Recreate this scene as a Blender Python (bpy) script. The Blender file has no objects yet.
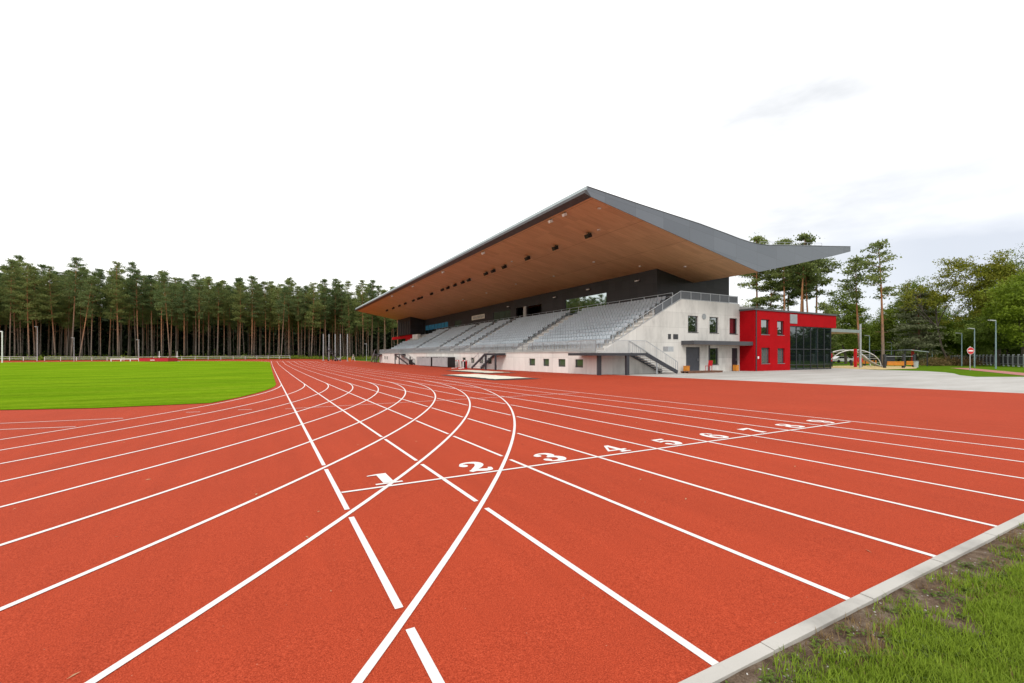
import bpy, math, random
import numpy as np
from mathutils import Vector, Matrix

R = math.radians
scene = bpy.context.scene
COL = scene.collection
rnd = random.Random(7)

# ------------------------------------------------------------------ camera frame (level, 1.49 m above the track)
F, HZ, TH, H = 452.4, 354.5, .4943, 1.4936
CS, SN = math.cos(TH), math.sin(TH)


def ss(t):
    t = np.clip(t, 0.0, 1.0)
    return t * t * (3 - 2 * t)


def zf(X, Y):
    """gentle cross fall and long fall of the athletics ground"""
    X = np.asarray(X, dtype=float); Y = np.asarray(Y, dtype=float)
    z = .0024 * 40 * np.tanh(X / 40) - .010 * 60 * np.tanh(Y / 60)
    z = z + .35 * ss((Y - 100) / 25) * (1 - ss((X - 8) / 14)) + .5 * ss((Y - 155) / 22)
    return z


def gz(x, y):
    return float(zf(x, y))


def polar(u, d):
    """ground position at viewing depth d metres and lateral bearing u"""
    r = (u - 512) / F * d
    x, y = r * CS + d * SN, -r * SN + d * CS
    return x, y, gz(x, y)


def y_at(u, X):
    """Y of the point with bearing u on the plane x = X"""
    k = (u - 512) / F
    rx, ry = k * CS + SN, -k * SN + CS
    return X / rx * ry


# ------------------------------------------------------------------ materials
def new_mat(name):
    m = bpy.data.materials.new(name)
    m.use_nodes = True
    nt = m.node_tree
    b = nt.nodes['Principled BSDF']
    return m, nt, b


def nd(nt, t, **kw):
    n = nt.nodes.new(t)
    for k, v in kw.items():
        setattr(n, k, v)
    return n


def lk(nt, a, b):
    nt.links.new(a, b)


def noise(nt, vec, scale, detail=4, rough=.55):
    n = nd(nt, 'ShaderNodeTexNoise')
    n.inputs['Scale'].default_value = scale
    n.inputs['Detail'].default_value = detail
    n.inputs['Roughness'].default_value = rough
    lk(nt, vec, n.inputs['Vector'])
    return n.outputs['Fac']


def ramp(nt, fac, stops):
    r = nd(nt, 'ShaderNodeValToRGB')
    e = r.color_ramp.elements
    while len(e) < len(stops):
        e.new(.5)
    for i, (p, c) in enumerate(stops):
        e[i].position = p
        e[i].color = (c[0], c[1], c[2], 1) if hasattr(c, '__len__') else (c, c, c, 1)
    lk(nt, fac, r.inputs['Fac'])
    return r.outputs['Color']


def mix(nt, fac, a, b, mode='MIX'):
    m = nd(nt, 'ShaderNodeMix', data_type='RGBA', blend_type=mode)
    for s, v in ((m.inputs[0], fac), (m.inputs[6], a), (m.inputs[7], b)):
        if isinstance(v, (int, float)):
            s.default_value = v
        elif isinstance(v, (tuple, list)):
            s.default_value = (*v[:3], 1)
        else:
            lk(nt, v, s)
    return m.outputs[2]


def mth(nt, op, a, b=None, c=None):
    m = nd(nt, 'ShaderNodeMath', operation=op)
    for i, v in enumerate((a, b, c)):
        if v is None:
            continue
        if isinstance(v, (int, float)):
            m.inputs[i].default_value = v
        else:
            lk(nt, v, m.inputs[i])
    return m.outputs[0]


def bump(nt, b, h, strength, dist):
    n = nd(nt, 'ShaderNodeBump')
    n.inputs['Strength'].default_value = strength
    n.inputs['Distance'].default_value = dist
    lk(nt, h, n.inputs['Height'])
    lk(nt, n.outputs['Normal'], b.inputs['Normal'])


def pos(nt):
    return nd(nt, 'ShaderNodeNewGeometry').outputs['Position']


def sep(nt, v):
    s = nd(nt, 'ShaderNodeSeparateXYZ')
    lk(nt, v, s.inputs[0])
    return s.outputs


def simple(name, col, rough=.6, metal=0., var=.12, scale=3., spec=.4, bmp=0.):
    m, nt, b = new_mat(name)
    p = pos(nt)
    f = noise(nt, p, scale, 5)
    lo = tuple(c * (1 - var) for c in col); hi = tuple(min(1, c * (1 + var)) for c in col)
    lk(nt, ramp(nt, f, [(.3, lo), (.7, hi)]), b.inputs['Base Color'])
    b.inputs['Roughness'].default_value = rough
    b.inputs['Metallic'].default_value = metal
    b.inputs['Specular IOR Level'].default_value = spec
    if bmp:
        bump(nt, b, noise(nt, p, scale * 12, 4), .4, bmp)
    return m


def seams(nt, coord, period, width):
    """1 on the joint, 0 elsewhere"""
    f = mth(nt, 'FRACT', mth(nt, 'DIVIDE', coord, period))
    return mth(nt, 'LESS_THAN', f, width / period)


def panel_tone(nt, a, pa, b_, pb):
    fa = mth(nt, 'FLOOR', mth(nt, 'DIVIDE', a, pa))
    fb = mth(nt, 'FLOOR', mth(nt, 'DIVIDE', b_, pb))
    c = nd(nt, 'ShaderNodeCombineXYZ')
    lk(nt, fa, c.inputs[0]); lk(nt, fb, c.inputs[1])
    w = nd(nt, 'ShaderNodeTexWhiteNoise', noise_dimensions='3D')
    lk(nt, c.outputs[0], w.inputs['Vector'])
    return w.outputs['Value']


M = {}

# track rubber
m, nt, b = new_mat('track_rubber'); p = pos(nt)
g1 = noise(nt, p, 140, 3, .75); g2 = noise(nt, p, .35, 5); g3 = noise(nt, p, 45, 3, .6)
c = ramp(nt, g1, [(.34, (.14, .016, .006)), (.5, (.345, .042, .0155)), (.66, (.56, .10, .046))])
c = mix(nt, .38, c, ramp(nt, g3, [(.3, (.27, .031, .011)), (.7, (.42, .056, .021))]))
c = mix(nt, 1.0, c, ramp(nt, g2, [(.3, .94), (.7, 1.05)]), 'MULTIPLY')
mp = nd(nt, 'ShaderNodeMapping'); mp.inputs['Scale'].default_value = (2.2, .12, 1); lk(nt, p, mp.inputs['Vector'])
c = mix(nt, 1.0, c, ramp(nt, noise(nt, mp.outputs[0], 1.6, 5, .65), [(.34, .95), (.66, 1.04)]), 'MULTIPLY')
v = nd(nt, 'ShaderNodeTexVoronoi'); v.inputs['Scale'].default_value = 9; lk(nt, p, v.inputs['Vector'])
spk = mth(nt, 'LESS_THAN', v.outputs['Distance'], .035)
c = mix(nt, mth(nt, 'MULTIPLY', spk, .35), c, (.5, .3, .2))
lk(nt, c, b.inputs['Base Color']); b.inputs['Roughness'].default_value = .95; b.inputs['Specular IOR Level'].default_value = .12
bump(nt, b, noise(nt, p, 220, 2), .5, .004); M['track'] = m

m, nt, b = new_mat('line_paint'); p = pos(nt)
c = ramp(nt, noise(nt, p, 170, 3, .7), [(.28, (.45, .24, .19)), (.40, (.62, .59, .57)), (.62, (.72, .72, .71))])
lk(nt, c, b.inputs['Base Color']); b.inputs['Roughness'].default_value = .8; b.inputs['Specular IOR Level'].default_value = .2
bump(nt, b, noise(nt, p, 220, 2), .4, .003); M['line'] = m

# infield turf
m, nt, b = new_mat('infield_turf'); p = pos(nt); xyz = sep(nt, p)
st = mth(nt, 'SINE', mth(nt, 'MULTIPLY', mth(nt, 'ADD', xyz[1], mth(nt, 'MULTIPLY', noise(nt, p, .25, 2), 1.2)), 1.05))
mp = nd(nt, 'ShaderNodeMapping'); mp.inputs['Scale'].default_value = (.10, 1.0, 1); mp.inputs['Rotation'].default_value = (0, 0, R(12)); lk(nt, p, mp.inputs['Vector'])
str_ = noise(nt, mp.outputs[0], 1.1, 5, .65)
c = ramp(nt, str_, [(.26, (.090, .172, .006)), (.5, (.136, .248, .008)), (.74, (.20, .31, .014))])
c = mix(nt, mth(nt, 'MULTIPLY', mth(nt, 'ADD', st, 1), .10), c, (.15, .32, .006))
c = mix(nt, .5, c, mix(nt, 1.0, c, ramp(nt, noise(nt, p, 22, 4, .8), [(.3, .5), (.7, 1.5)]), 'MULTIPLY'))
c = mix(nt, 1.0, c, ramp(nt, noise(nt, p, .16, 5, .6), [(.32, (.84, .88, .9)), (.68, (1.15, 1.06, 1.1))]), 'MULTIPLY')
c = mix(nt, 1.0, c, ramp(nt, noise(nt, p, 3.2, 5, .75), [(.3, .80), (.7, 1.16)]), 'MULTIPLY')
lk(nt, c, b.inputs['Base Color']); b.inputs['Roughness'].default_value = 1; b.inputs['Specular IOR Level'].default_value = .0
bump(nt, b, noise(nt, p, 30, 4, .8), .9, .04); M['turf'] = m

m, nt, b = new_mat('rough_grass'); p = pos(nt)
c = ramp(nt, noise(nt, p, .6, 6, .7), [(.3, (.035, .065, .008)), (.55, (.065, .125, .012)), (.75, (.11, .155, .02))])
c = mix(nt, .5, c, mix(nt, 1.0, c, ramp(nt, noise(nt, p, 12, 4, .8), [(.3, .5), (.7, 1.5)]), 'MULTIPLY'))
lk(nt, c, b.inputs['Base Color']); b.inputs['Roughness'].default_value = .95; b.inputs['Specular IOR Level'].default_value = .1
bump(nt, b, noise(nt, p, 14, 4, .8), .9, .08); M['rough_grass'] = m

m, nt, b = new_mat('park_lawn'); p = pos(nt)
c = ramp(nt, noise(nt, p, .5, 6, .7), [(.3, (.055, .105, .008)), (.55, (.085, .155, .010)), (.75, (.125, .185, .02))])
c = mix(nt, .5, c, mix(nt, 1.0, c, ramp(nt, noise(nt, p, 14, 4, .8), [(.3, .5), (.7, 1.5)]), 'MULTIPLY'))
lk(nt, c, b.inputs['Base Color']); b.inputs['Roughness'].default_value = 1; b.inputs['Specular IOR Level'].default_value = 0; M['lawn'] = m

m, nt, b = new_mat('forest_floor'); p = pos(nt); xyz = sep(nt, p)
c = ramp(nt, noise(nt, p, .35, 6, .7), [(.3, (.04, .05, .015)), (.55, (.06, .10, .015)), (.75, (.09, .13, .02))])
lk(nt, c, b.inputs['Base Color']); b.inputs['Roughness'].default_value = 1; b.inputs['Specular IOR Level'].default_value = .05
M['forest_floor'] = m

m, nt, b = new_mat('verge_soil'); p = pos(nt)
c = ramp(nt, noise(nt, p, 9, 6, .7), [(.3, (.07, .045, .03)), (.5, (.165, .115, .08)), (.7, (.30, .24, .18))])
c = mix(nt, .6, c, mix(nt, 1., c, ramp(nt, noise(nt, p, 90, 3, .8), [(.3, .5), (.7, 1.4)]), 'MULTIPLY'))
lk(nt, c, b.inputs['Base Color']); b.inputs['Roughness'].default_value = 1; b.inputs['Specular IOR Level'].default_value = .1
bump(nt, b, noise(nt, p, 60, 5, .8), 1, .02); M['soil'] = m

m, nt, b = new_mat('pale_gravel'); p = pos(nt)
mp = nd(nt, 'ShaderNodeMapping'); mp.inputs['Scale'].default_value = (.25, 1.0, 1); mp.inputs['Rotation'].default_value = (0, 0, R(20)); lk(nt, p, mp.inputs['Vector'])
c = ramp(nt, noise(nt, mp.outputs[0], .5, 6, .65), [(.3, (.33, .315, .29)), (.55, (.42, .41, .39)), (.75, (.49, .48, .46))])
c = mix(nt, .5, c, mix(nt, 1., c, ramp(nt, noise(nt, p, 25, 4, .8), [(.3, .7), (.7, 1.25)]), 'MULTIPLY'))
lk(nt, c, b.inputs['Base Color']); b.inputs['Roughness'].default_value = .95; b.inputs['Specular IOR Level'].default_value = .15
bump(nt, b, noise(nt, p, 40, 4), .6, .01); M['gravel'] = m


def concrete(name, col, stain=.25, board=True):
    m, nt, b = new_mat(name); p = pos(nt); xyz = sep(nt, p)
    mp = nd(nt, 'ShaderNodeMapping'); mp.inputs['Scale'].default_value = (1, 1, .35); lk(nt, p, mp.inputs['Vector'])
    n1 = noise(nt, mp.outputs[0], 1.0, 7, .65)
    c = ramp(nt, n1, [(.28, tuple(k * (1 - stain) for k in col)), (.5, col), (.75, tuple(min(1, k * 1.1) for k in col))])
    mp2 = nd(nt, 'ShaderNodeMapping'); mp2.inputs['Scale'].default_value = (3, 3, .25); lk(nt, p, mp2.inputs['Vector'])
    n2 = noise(nt, mp2.outputs[0], 1.2, 5, .7)
    c = mix(nt, ramp(nt, n2, [(.55, 0.), (.8, .55)]), c, tuple(k * .62 for k in col))
    if board:
        h = mth(nt, 'ADD', xyz[0], xyz[1])
        s = mth(nt, 'MAXIMUM', seams(nt, h, 2.7, .03), seams(nt, mth(nt, 'ADD', xyz[2], .3), 1.45, .03))
        c = mix(nt, mth(nt, 'MULTIPLY', s, .38), c, tuple(k * .5 for k in col))
        c = mix(nt, 1., c, ramp(nt, panel_tone(nt, h, 2.7, mth(nt, 'ADD', xyz[2], .3), 1.45), [(0., .92), (1., 1.06)]), 'MULTIPLY')
    lk(nt, c, b.inputs['Base Color']); b.inputs['Roughness'].default_value = .85; b.inputs['Specular IOR Level'].default_value = .25
    bump(nt, b, noise(nt, p, 30, 5), .35, .006)
    return m


M['concrete_white'] = concrete('concrete_white', (.70, .68, .64), .10)
M['concrete'] = concrete('concrete_grey', (.60, .59, .56), .28)
M['concrete_step'] = concrete('concrete_step', (.42, .41, .385), .2, False)
M['kerb'] = concrete('kerb_concrete', (.42, .405, .375), .42, False)

m, nt, b = new_mat('dark_cladding'); p = pos(nt); xyz = sep(nt, p)
h = mth(nt, 'ADD', xyz[0], xyz[1])
s = mth(nt, 'MAXIMUM', seams(nt, h, 1.2, .03), seams(nt, xyz[2], .9, .025))
c = ramp(nt, panel_tone(nt, h, 1.2, xyz[2], .9), [(0., (.020, .018, .020)), (1., (.029, .026, .029))])
c = mix(nt, mth(nt, 'MULTIPLY', s, .7), c, (.008, .008, .008))
lk(nt, c, b.inputs['Base Color']); b.inputs['Roughness'].default_value = .5; b.inputs['Specular IOR Level'].default_value = .35; M['dark'] = m

m, nt, b = new_mat('soffit_wood'); p = pos(nt); xyz = sep(nt, p)
mp = nd(nt, 'ShaderNodeMapping'); mp.inputs['Scale'].default_value = (.6, 9, 1); lk(nt, p, mp.inputs['Vector'])
c = ramp(nt, noise(nt, mp.outputs[0], 1.3, 6, .6), [(.3, (.47, .285, .15)), (.5, (.54, .335, .18)), (.72, (.605, .385, .215))])
c = mix(nt, 1., c, ramp(nt, panel_tone(nt, xyz[0], 2.9, xyz[1], .62), [(0., .90), (1., 1.07)]), 'MULTIPLY')
s = mth(nt, 'MAXIMUM', seams(nt, xyz[1], .62, .014), seams(nt, mth(nt, 'SUBTRACT', xyz[0], 21.5), 5.05, .05))
c = mix(nt, mth(nt, 'MULTIPLY', s, .5), c, (.09, .035, .013))
lk(nt, c, b.inputs['Base Color']); b.inputs['Roughness'].default_value = .55; b.inputs['Specular IOR Level'].default_value = .3; M['wood'] = m

m, nt, b = new_mat('fascia_metal'); p = pos(nt); xyz = sep(nt, p)
sl = mth(nt, 'ADD', xyz[2], mth(nt, 'MULTIPLY', xyz[0], .12))
s = mth(nt, 'MAXIMUM', seams(nt, mth(nt, 'ADD', xyz[0], xyz[1]), 3.1, .03), seams(nt, sl, 1.25, .025))
c = ramp(nt, panel_tone(nt, mth(nt, 'ADD', xyz[0], xyz[1]), 3.1, sl, 1.25), [(0., (.115, .130, .152)), (1., (.140, .157, .182))])
c = mix(nt, mth(nt, 'MULTIPLY', s, .5), c, (.06, .065, .07))
lk(nt, c, b.inputs['Base Color']); b.inputs['Roughness'].default_value = .45; b.inputs['Metallic'].default_value = .25; M['fascia'] = m

m, nt, b = new_mat('red_cladding'); p = pos(nt); xyz = sep(nt, p)
s = seams(nt, xyz[2], .145, .012)
c = ramp(nt, noise(nt, p, .8, 5), [(.3, (.33, .003, .006)), (.7, (.41, .004, .008))])
c = mix(nt, mth(nt, 'MULTIPLY', s, .55), c, (.20, .002, .003))
lk(nt, c, b.inputs['Base Color']); b.inputs['Roughness'].default_value = .7; b.inputs['Specular IOR Level'].default_value = .08; M['red'] = m

M['pale_metal'] = simple('pale_metal', (.30, .35, .36), .45, .3, .08, 1.5)
M['roof_dark'] = simple('roof_membrane', (.09, .095, .10), .7)
M['eave_dark'] = simple('eave_cladding', (.055, .052, .055), .5)
M['steel_dark'] = simple('dark_steel', (.030, .032, .040), .45, .0, .15, 2.)
M['canopy'] = simple('canopy_cladding', (.060, .060, .068), .5, .0, .12, 1.5)
M['litter'] = simple('pale_litter', (.42, .26, .15), .9, 0, .25, 30.)
M['fence_pale'] = simple('pale_fence', (.62, .64, .64), .5, .1, .08, 3.)
M['galv'] = simple('galvanised_steel', (.42, .44, .46), .4, .5, .1, 4.)
M['rail_panel'] = simple('railing_infill', (.10, .108, .12), .45, .2, .1, 2.)
M['seat'] = simple('seat_plastic', (.41, .465, .51), .4, 0, .1, .6, .45)
M['frame'] = simple('window_frame', (.035, .037, .042), .4)
M['door'] = simple('door_paint', (.055, .06, .075), .45)
M['white'] = simple('white_paint', (.72, .72, .72), .5)
M['offwhite'] = simple('cream_sheet', (.66, .63, .53), .75, 0, .08, .8)
M['black'] = simple('black_housing', (.012, .012, .013), .5)
M['lens'] = simple('lamp_lens', (.62, .58, .52), .15, 0, .05, 3.)
M['orange'] = simple('orange_board', (.55, .20, .02), .6)
M['red_paint'] = simple('red_paint', (.48, .012, .018), .45)
M['mat_red'] = simple('crash_mat_red', (.42, .008, .02), .6)
M['timber'] = simple('pallet_timber', (.17, .085, .055), .8, 0, .3, 3.)
M['yellow_sand'] = simple('play_sand', (.50, .38, .18), 1., 0, .15, 2.)
M['path_red'] = simple('red_path_paving', (.36, .14, .125), .9, 0, .1, 1.)
M['lampblue'] = simple('blue_grey_post', (.20, .28, .31), .45, .2)
M['curtain'] = simple('dark_red_curtain', (.14, .008, .014), .6)
M['vent'] = simple('vent_louvre', (.28, .30, .31), .5, .2)
M['white_soffit'] = simple('canopy_underside', (.42, .33, .25), .7)
M['polycarb'] = simple('cloudy_polycarbonate', (.36, .40, .41), .25, 0, .1, 1.)


def glass(name, base, rough, refl, tint=(1, 1, 1)):
    m, nt, b = new_mat(name)
    b.inputs['Base Color'].default_value = (*base, 1); b.inputs['Roughness'].default_value = .3; b.inputs['Specular IOR Level'].default_value = .0
    g = nd(nt, 'ShaderNodeBsdfGlossy'); g.inputs['Roughness'].default_value = rough; g.inputs['Color'].default_value = (*tint, 1)
    mp = pos(nt)
    bp = nd(nt, 'ShaderNodeBump'); bp.inputs['Strength'].default_value = .02; bp.inputs['Distance'].default_value = .02
    lk(nt, noise(nt, mp, .7, 2), bp.inputs['Height']); lk(nt, bp.outputs[0], g.inputs['Normal'])
    x = nd(nt, 'ShaderNodeMixShader'); x.inputs[0].default_value = refl
    lk(nt, b.outputs[0], x.inputs[1]); lk(nt, g.outputs[0], x.inputs[2])
    lk(nt, x.outputs[0], nt.nodes['Material Output'].inputs['Surface'])
    return m


M['glass_mirror'] = glass('reflective_glass', (.012, .02, .02), .02, .55, (.85, .95, .95))
M['glass_window'] = glass('window_glass', (.010, .014, .014), .02, .28, (.85, .92, .92))
M['glass_painted_sky'] = glass('sky_painted_glass', (.06, .26, .46), .04, .18, (.30, .66, .95))  # sky light coming through the panes is put into this blue base colour
M['glass_dark'] = glass('dark_glass', (.006, .009, .010), .03, .15, (.80, .90, .92))
M['glass_green'] = glass('green_glass', (.060, .074, .064), .05, .12, (.8, .95, .85))
M['glass_rail'] = glass('frosted_glass', (.10, .11, .115), .12, .25)


# bark: grey-brown foot, orange upper trunk (by height on the trunk)
def bark(name, lo, hi):
    m, nt, b = new_mat(name)
    tc = nd(nt, 'ShaderNodeTexCoord'); z = sep(nt, tc.outputs['Generated'])[2]
    mp = nd(nt, 'ShaderNodeMapping'); mp.inputs['Scale'].default_value = (1, 1, .25); lk(nt, tc.outputs['Object'], mp.inputs['Vector'])
    n = noise(nt, mp.outputs[0], 6, 5, .7)
    t = mth(nt, 'ADD', z, mth(nt, 'MULTIPLY', mth(nt, 'SUBTRACT', n, .5), .3))
    oi = nd(nt, 'ShaderNodeObjectInfo')
    t = mth(nt, 'ADD', t, mth(nt, 'MULTIPLY', mth(nt, 'SUBTRACT', oi.outputs['Random'], .5), .25))
    c = ramp(nt, t, [(.18, lo), (.55, hi)])
    c = mix(nt, 1., c, ramp(nt, n, [(.3, .55), (.7, 1.3)]), 'MULTIPLY')
    lk(nt, c, b.inputs['Base Color']); b.inputs['Roughness'].default_value = .95; b.inputs['Specular IOR Level'].default_value = .1
    return m


M['pine_bark'] = bark('pine_bark', (.19, .155, .13), (.36, .165, .08))
M['leaf_bark'] = bark('broadleaf_bark', (.085, .07, .055), (.10, .085, .07))


def foliage(name, a, b_, trans=.25):
    m, nt, b = new_mat(name)
    tc = nd(nt, 'ShaderNodeTexCoord'); oi = nd(nt, 'ShaderNodeObjectInfo')
    at = nd(nt, 'ShaderNodeAttribute'); at.attribute_name = 'tone'
    n = noise(nt, tc.outputs['Object'], .45, 3)
    f = mth(nt, 'ADD', mth(nt, 'MULTIPLY', n, .35), mth(nt, 'ADD', mth(nt, 'MULTIPLY', at.outputs['Fac'], .45), mth(nt, 'MULTIPLY', oi.outputs['Random'], .35)))
    c = ramp(nt, f, [(.2, a), (.85, b_)])
    lk(nt, c, b.inputs['Base Color']); b.inputs['Roughness'].default_value = .7; b.inputs['Specular IOR Level'].default_value = .2
    t = nd(nt, 'ShaderNodeBsdfTranslucent'); lk(nt, c, t.inputs['Color'])
    x = nd(nt, 'ShaderNodeMixShader'); x.inputs[0].default_value = trans
    lk(nt, b.outputs[0], x.inputs[1]); lk(nt, t.outputs[0], x.inputs[2])
    lk(nt, x.outputs[0], nt.nodes['Material Output'].inputs['Surface'])
    return m


M['needles'] = foliage('pine_needles', (.080, .125, .040), (.245, .285, .088), .42)
M['needles_dark'] = foliage('dark_needles', (.066, .115, .046), (.19, .245, .088), .42)
M['needles_pale'] = foliage('drooping_needles', (.095, .115, .055), (.21, .23, .125))
M['leaf_green'] = foliage('green_leaves', (.075, .120, .012), (.21, .26, .028))
M['leaf_bright'] = foliage('bright_leaves', (.080, .135, .008), (.19, .25, .015))
M['leaf_ochre'] = foliage('turning_leaves', (.110, .140, .010), (.29, .27, .03))
M['leaf_dark'] = foliage('dark_leaves', (.055, .095, .014), (.14, .19, .03))
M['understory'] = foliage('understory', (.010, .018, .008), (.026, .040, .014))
M['blade'] = foliage('grass_blades', (.075, .140, .008), (.25, .345, .030), .34)
M['straw'] = foliage('dry_grass', (.14, .08, .03), (.28, .20, .09), .2)
M['shrub_rust'] = foliage('rusty_shrub', (.10, .085, .025), (.22, .13, .06), .2)


# ------------------------------------------------------------------ mesh builder (world coordinates; re-based to the parent when linked)
class MB:
    def __init__(self):
        self.v = []; self.f = []

    def add(self, vs, fs):
        o = len(self.v)
        self.v.extend([tuple(map(float, q)) for q in vs]); self.f.extend([tuple(i + o for i in q) for q in fs])
        return self

    def box(self, x0, x1, y0, y1, z0, z1):
        v = [(x, y, z) for z in (z0, z1) for y in (y0, y1) for x in (x0, x1)]
        return self.add(v, [(0, 2, 3, 1), (4, 5, 7, 6), (0, 1, 5, 4), (2, 6, 7, 3), (0, 4, 6, 2), (1, 3, 7, 5)])

    def obox(self, c, ax, ay, az):
        """oriented box: centre and three half-axis vectors"""
        c, ax, ay, az = map(Vector, (c, ax, ay, az))
        v = [c + ax * i + ay * j + az * k for k in (-1, 1) for j in (-1, 1) for i in (-1, 1)]
        return self.add(v, [(0, 2, 3, 1), (4, 5, 7, 6), (0, 1, 5, 4), (2, 6, 7, 3), (0, 4, 6, 2), (1, 3, 7, 5)])

    def bar(self, a, b, w, h=None):
        """square bar between two points"""
        a, b = Vector(a), Vector(b); h = h or w
        d = b - a; L = d.length
        if L < 1e-6:
            return self
        d.normalize()
        up = Vector((0, 0, 1)) if abs(d.z) < .95 else Vector((1, 0, 0))
        s = d.cross(up).normalized(); t = s.cross(d).normalized()
        return self.obox((a + b) / 2, d * (L / 2), s * (w / 2), t * (h / 2))

    def tube(self, pts, rad, n=8, cap=True):
        pts = [Vector(p) for p in pts]
        rad = rad if hasattr(rad, '__len__') else [rad] * len(pts)
        vs = []; fs = []
        for i, p in enumerate(pts):
            d = (pts[min(i + 1, len(pts) - 1)] - pts[max(i - 1, 0)]).normalized()
            up = Vector((0, 0, 1)) if abs(d.z) < .9 else Vector((1, 0, 0))
            s = d.cross(up).normalized(); t = s.cross(d).normalized()
            for k in range(n):
                a = 2 * math.pi * k / n
                vs.append(p + (s * math.cos(a) + t * math.sin(a)) * rad[i])
        for i in range(len(pts) - 1):
            for k in range(n):
                a = i * n + k; b_ = i * n + (k + 1) % n
                fs.append((a, b_, b_ + n, a + n))
        if cap:
            fs.append(tuple(range(n - 1, -1, -1))); fs.append(tuple(range((len(pts) - 1) * n, len(pts) * n)))
        return self.add(vs, fs)

    def prism_y(self, poly, y0, y1):
        """polygon in (x,z) extruded along y"""
        n = len(poly)
        vs = [(x, y0, z) for x, z in poly] + [(x, y1, z) for x, z in poly]
        return self.add(vs, [tuple(range(n)), tuple(range(2 * n - 1, n - 1, -1))] + [(i, i + n, (i + 1) % n + n, (i + 1) % n) for i in range(n)])

    def build(self, name, mat, parent=None, smooth=False):
        me = bpy.data.meshes.new(name)
        off = Vector((0, 0, 0))
        q = parent
        while q is not None:
            off += q.location; q = q.parent
        me.from_pydata([(x - off.x, y - off.y, z - off.z) for x, y, z in self.v], [], self.f)
        me.materials.append(mat)
        import bmesh
        bm = bmesh.new(); bm.from_mesh(me); bmesh.ops.recalc_face_normals(bm, faces=bm.faces); bm.to_mesh(me); bm.free()
        if smooth:
            me.polygons.foreach_set('use_smooth', [True] * len(me.polygons))
        o = bpy.data.objects.new(name, me); COL.objects.link(o); o.parent = parent
        return o


def tag(o, label=None, cat=None, group=None, kind=None):
    for k, v in (('label', label), ('category', cat), ('group', group), ('kind', kind)):
        if v:
            o[k] = v
    return o


def empty(name, loc, label, cat, group=None, rz=0):
    o = bpy.data.objects.new(name, None); COL.objects.link(o)
    o.location = loc; o.rotation_euler = (0, 0, rz); o.empty_display_size = .3
    return tag(o, label, cat, group)


def copy_tree(o, parent=None):
    c_ = o.copy(); COL.objects.link(c_)
    if parent:
        c_.parent = parent
    for ch in list(o.children):
        copy_tree(ch, c_)
    return c_


def mesh_np(name, V, Fq, mat, tone=None, parent=None, n=4):
    """numpy mesh of n-gons"""
    me = bpy.data.meshes.new(name)
    V = np.asarray(V, dtype=np.float32); Fq = np.asarray(Fq, dtype=np.int32)
    me.vertices.add(len(V)); me.vertices.foreach_set('co', V.ravel())
    me.loops.add(Fq.size); me.loops.foreach_set('vertex_index', Fq.ravel())
    me.polygons.add(len(Fq)); me.polygons.foreach_set('loop_start', np.arange(0, Fq.size, n, dtype=np.int32))
    me.polygons.foreach_set('loop_total', np.full(len(Fq), n, dtype=np.int32))
    me.update(calc_edges=True)
    if tone is not None:
        a = me.attributes.new('tone', 'FLOAT', 'POINT'); a.data.foreach_set('value', np.asarray(tone, dtype=np.float32))
    me.materials.append(mat)
    o = bpy.data.objects.new(name, me); COL.objects.link(o); o.parent = parent
    return o


def sheet(name, xs, ys, dz, mat, keep=None, kind='structure', znoise=None):
    """grid sheet following the ground"""
    xs = np.asarray(xs, float); ys = np.asarray(ys, float)
    X, Y = np.meshgrid(xs, ys)
    Z = zf(X, Y) + dz
    if znoise is not None:
        Z = Z + znoise(X, Y)
    V = np.stack([X, Y, Z], -1).reshape(-1, 3)
    nx = len(xs)
    i, j = np.meshgrid(np.arange(nx - 1), np.arange(len(ys) - 1))
    a = (j * nx + i).ravel()
    Fq = np.stack([a, a + 1, a + nx + 1, a + nx], -1)
    o = mesh_np(name, V, Fq, mat)
    if kind:
        o['kind'] = kind
    return o


def row_sheet(name, rows, dz, mat, nx=40, kind='structure'):
    """sheet from rows (y, xl, xr)"""
    V = []; Fq = []
    for y, xl, xr in rows:
        x = np.linspace(xl, xr, nx)
        V.append(np.stack([x, np.full(nx, y), zf(x, np.full(nx, y)) + dz], -1))
    V = np.concatenate(V)
    for j in range(len(rows) - 1):
        for i in range(nx - 1):
            a = j * nx + i
            Fq.append((a, a + 1, a + nx + 1, a + nx))
    o = mesh_np(name, V, Fq, mat)
    if kind:
        o['kind'] = kind
    return o


# ------------------------------------------------------------------ ground
def spaced(lo, hi, step, far, n):
    inner = np.arange(lo, hi + step / 2, step)
    g = np.geomspace(1, far, n)
    return np.concatenate([lo - g[::-1], inner, hi + g])


sheet('ground', spaced(-200, 200, 5, 2500, 14), spaced(-80, 250, 5, 2500, 14), -.13, M['rough_grass'])
sheet('forest_floor', np.arange(-160, 60, 2.), np.arange(168.5, 245, 1.5), -.06, M['forest_floor'])

WL = 1.22
X0, YT, R0, YS = .69, 30.74, 35.73, 5.35          # inner line, tangent point, bend radius, start line
XC = X0 - R0; YB = YT + 84.4

# red track sheet: whole oval with run-out areas
xs = np.concatenate([np.arange(-92, -8, 2.), np.arange(-8, 25.01, .75), [25.7]])
ysn = np.concatenate([np.arange(1.46, 20, .6), np.arange(20, 100, 1.), np.arange(100, 166.5, .75)])
sheet('running_track', xs, ysn, 0, M['track'])
sheet('running_track', np.concatenate([np.arange(-92, -8, 2.), np.arange(-8, 1.21, .6), [1.25]]), np.concatenate([np.arange(-30, 1, 1.), [1.46]]), 0, M['track'])

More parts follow.
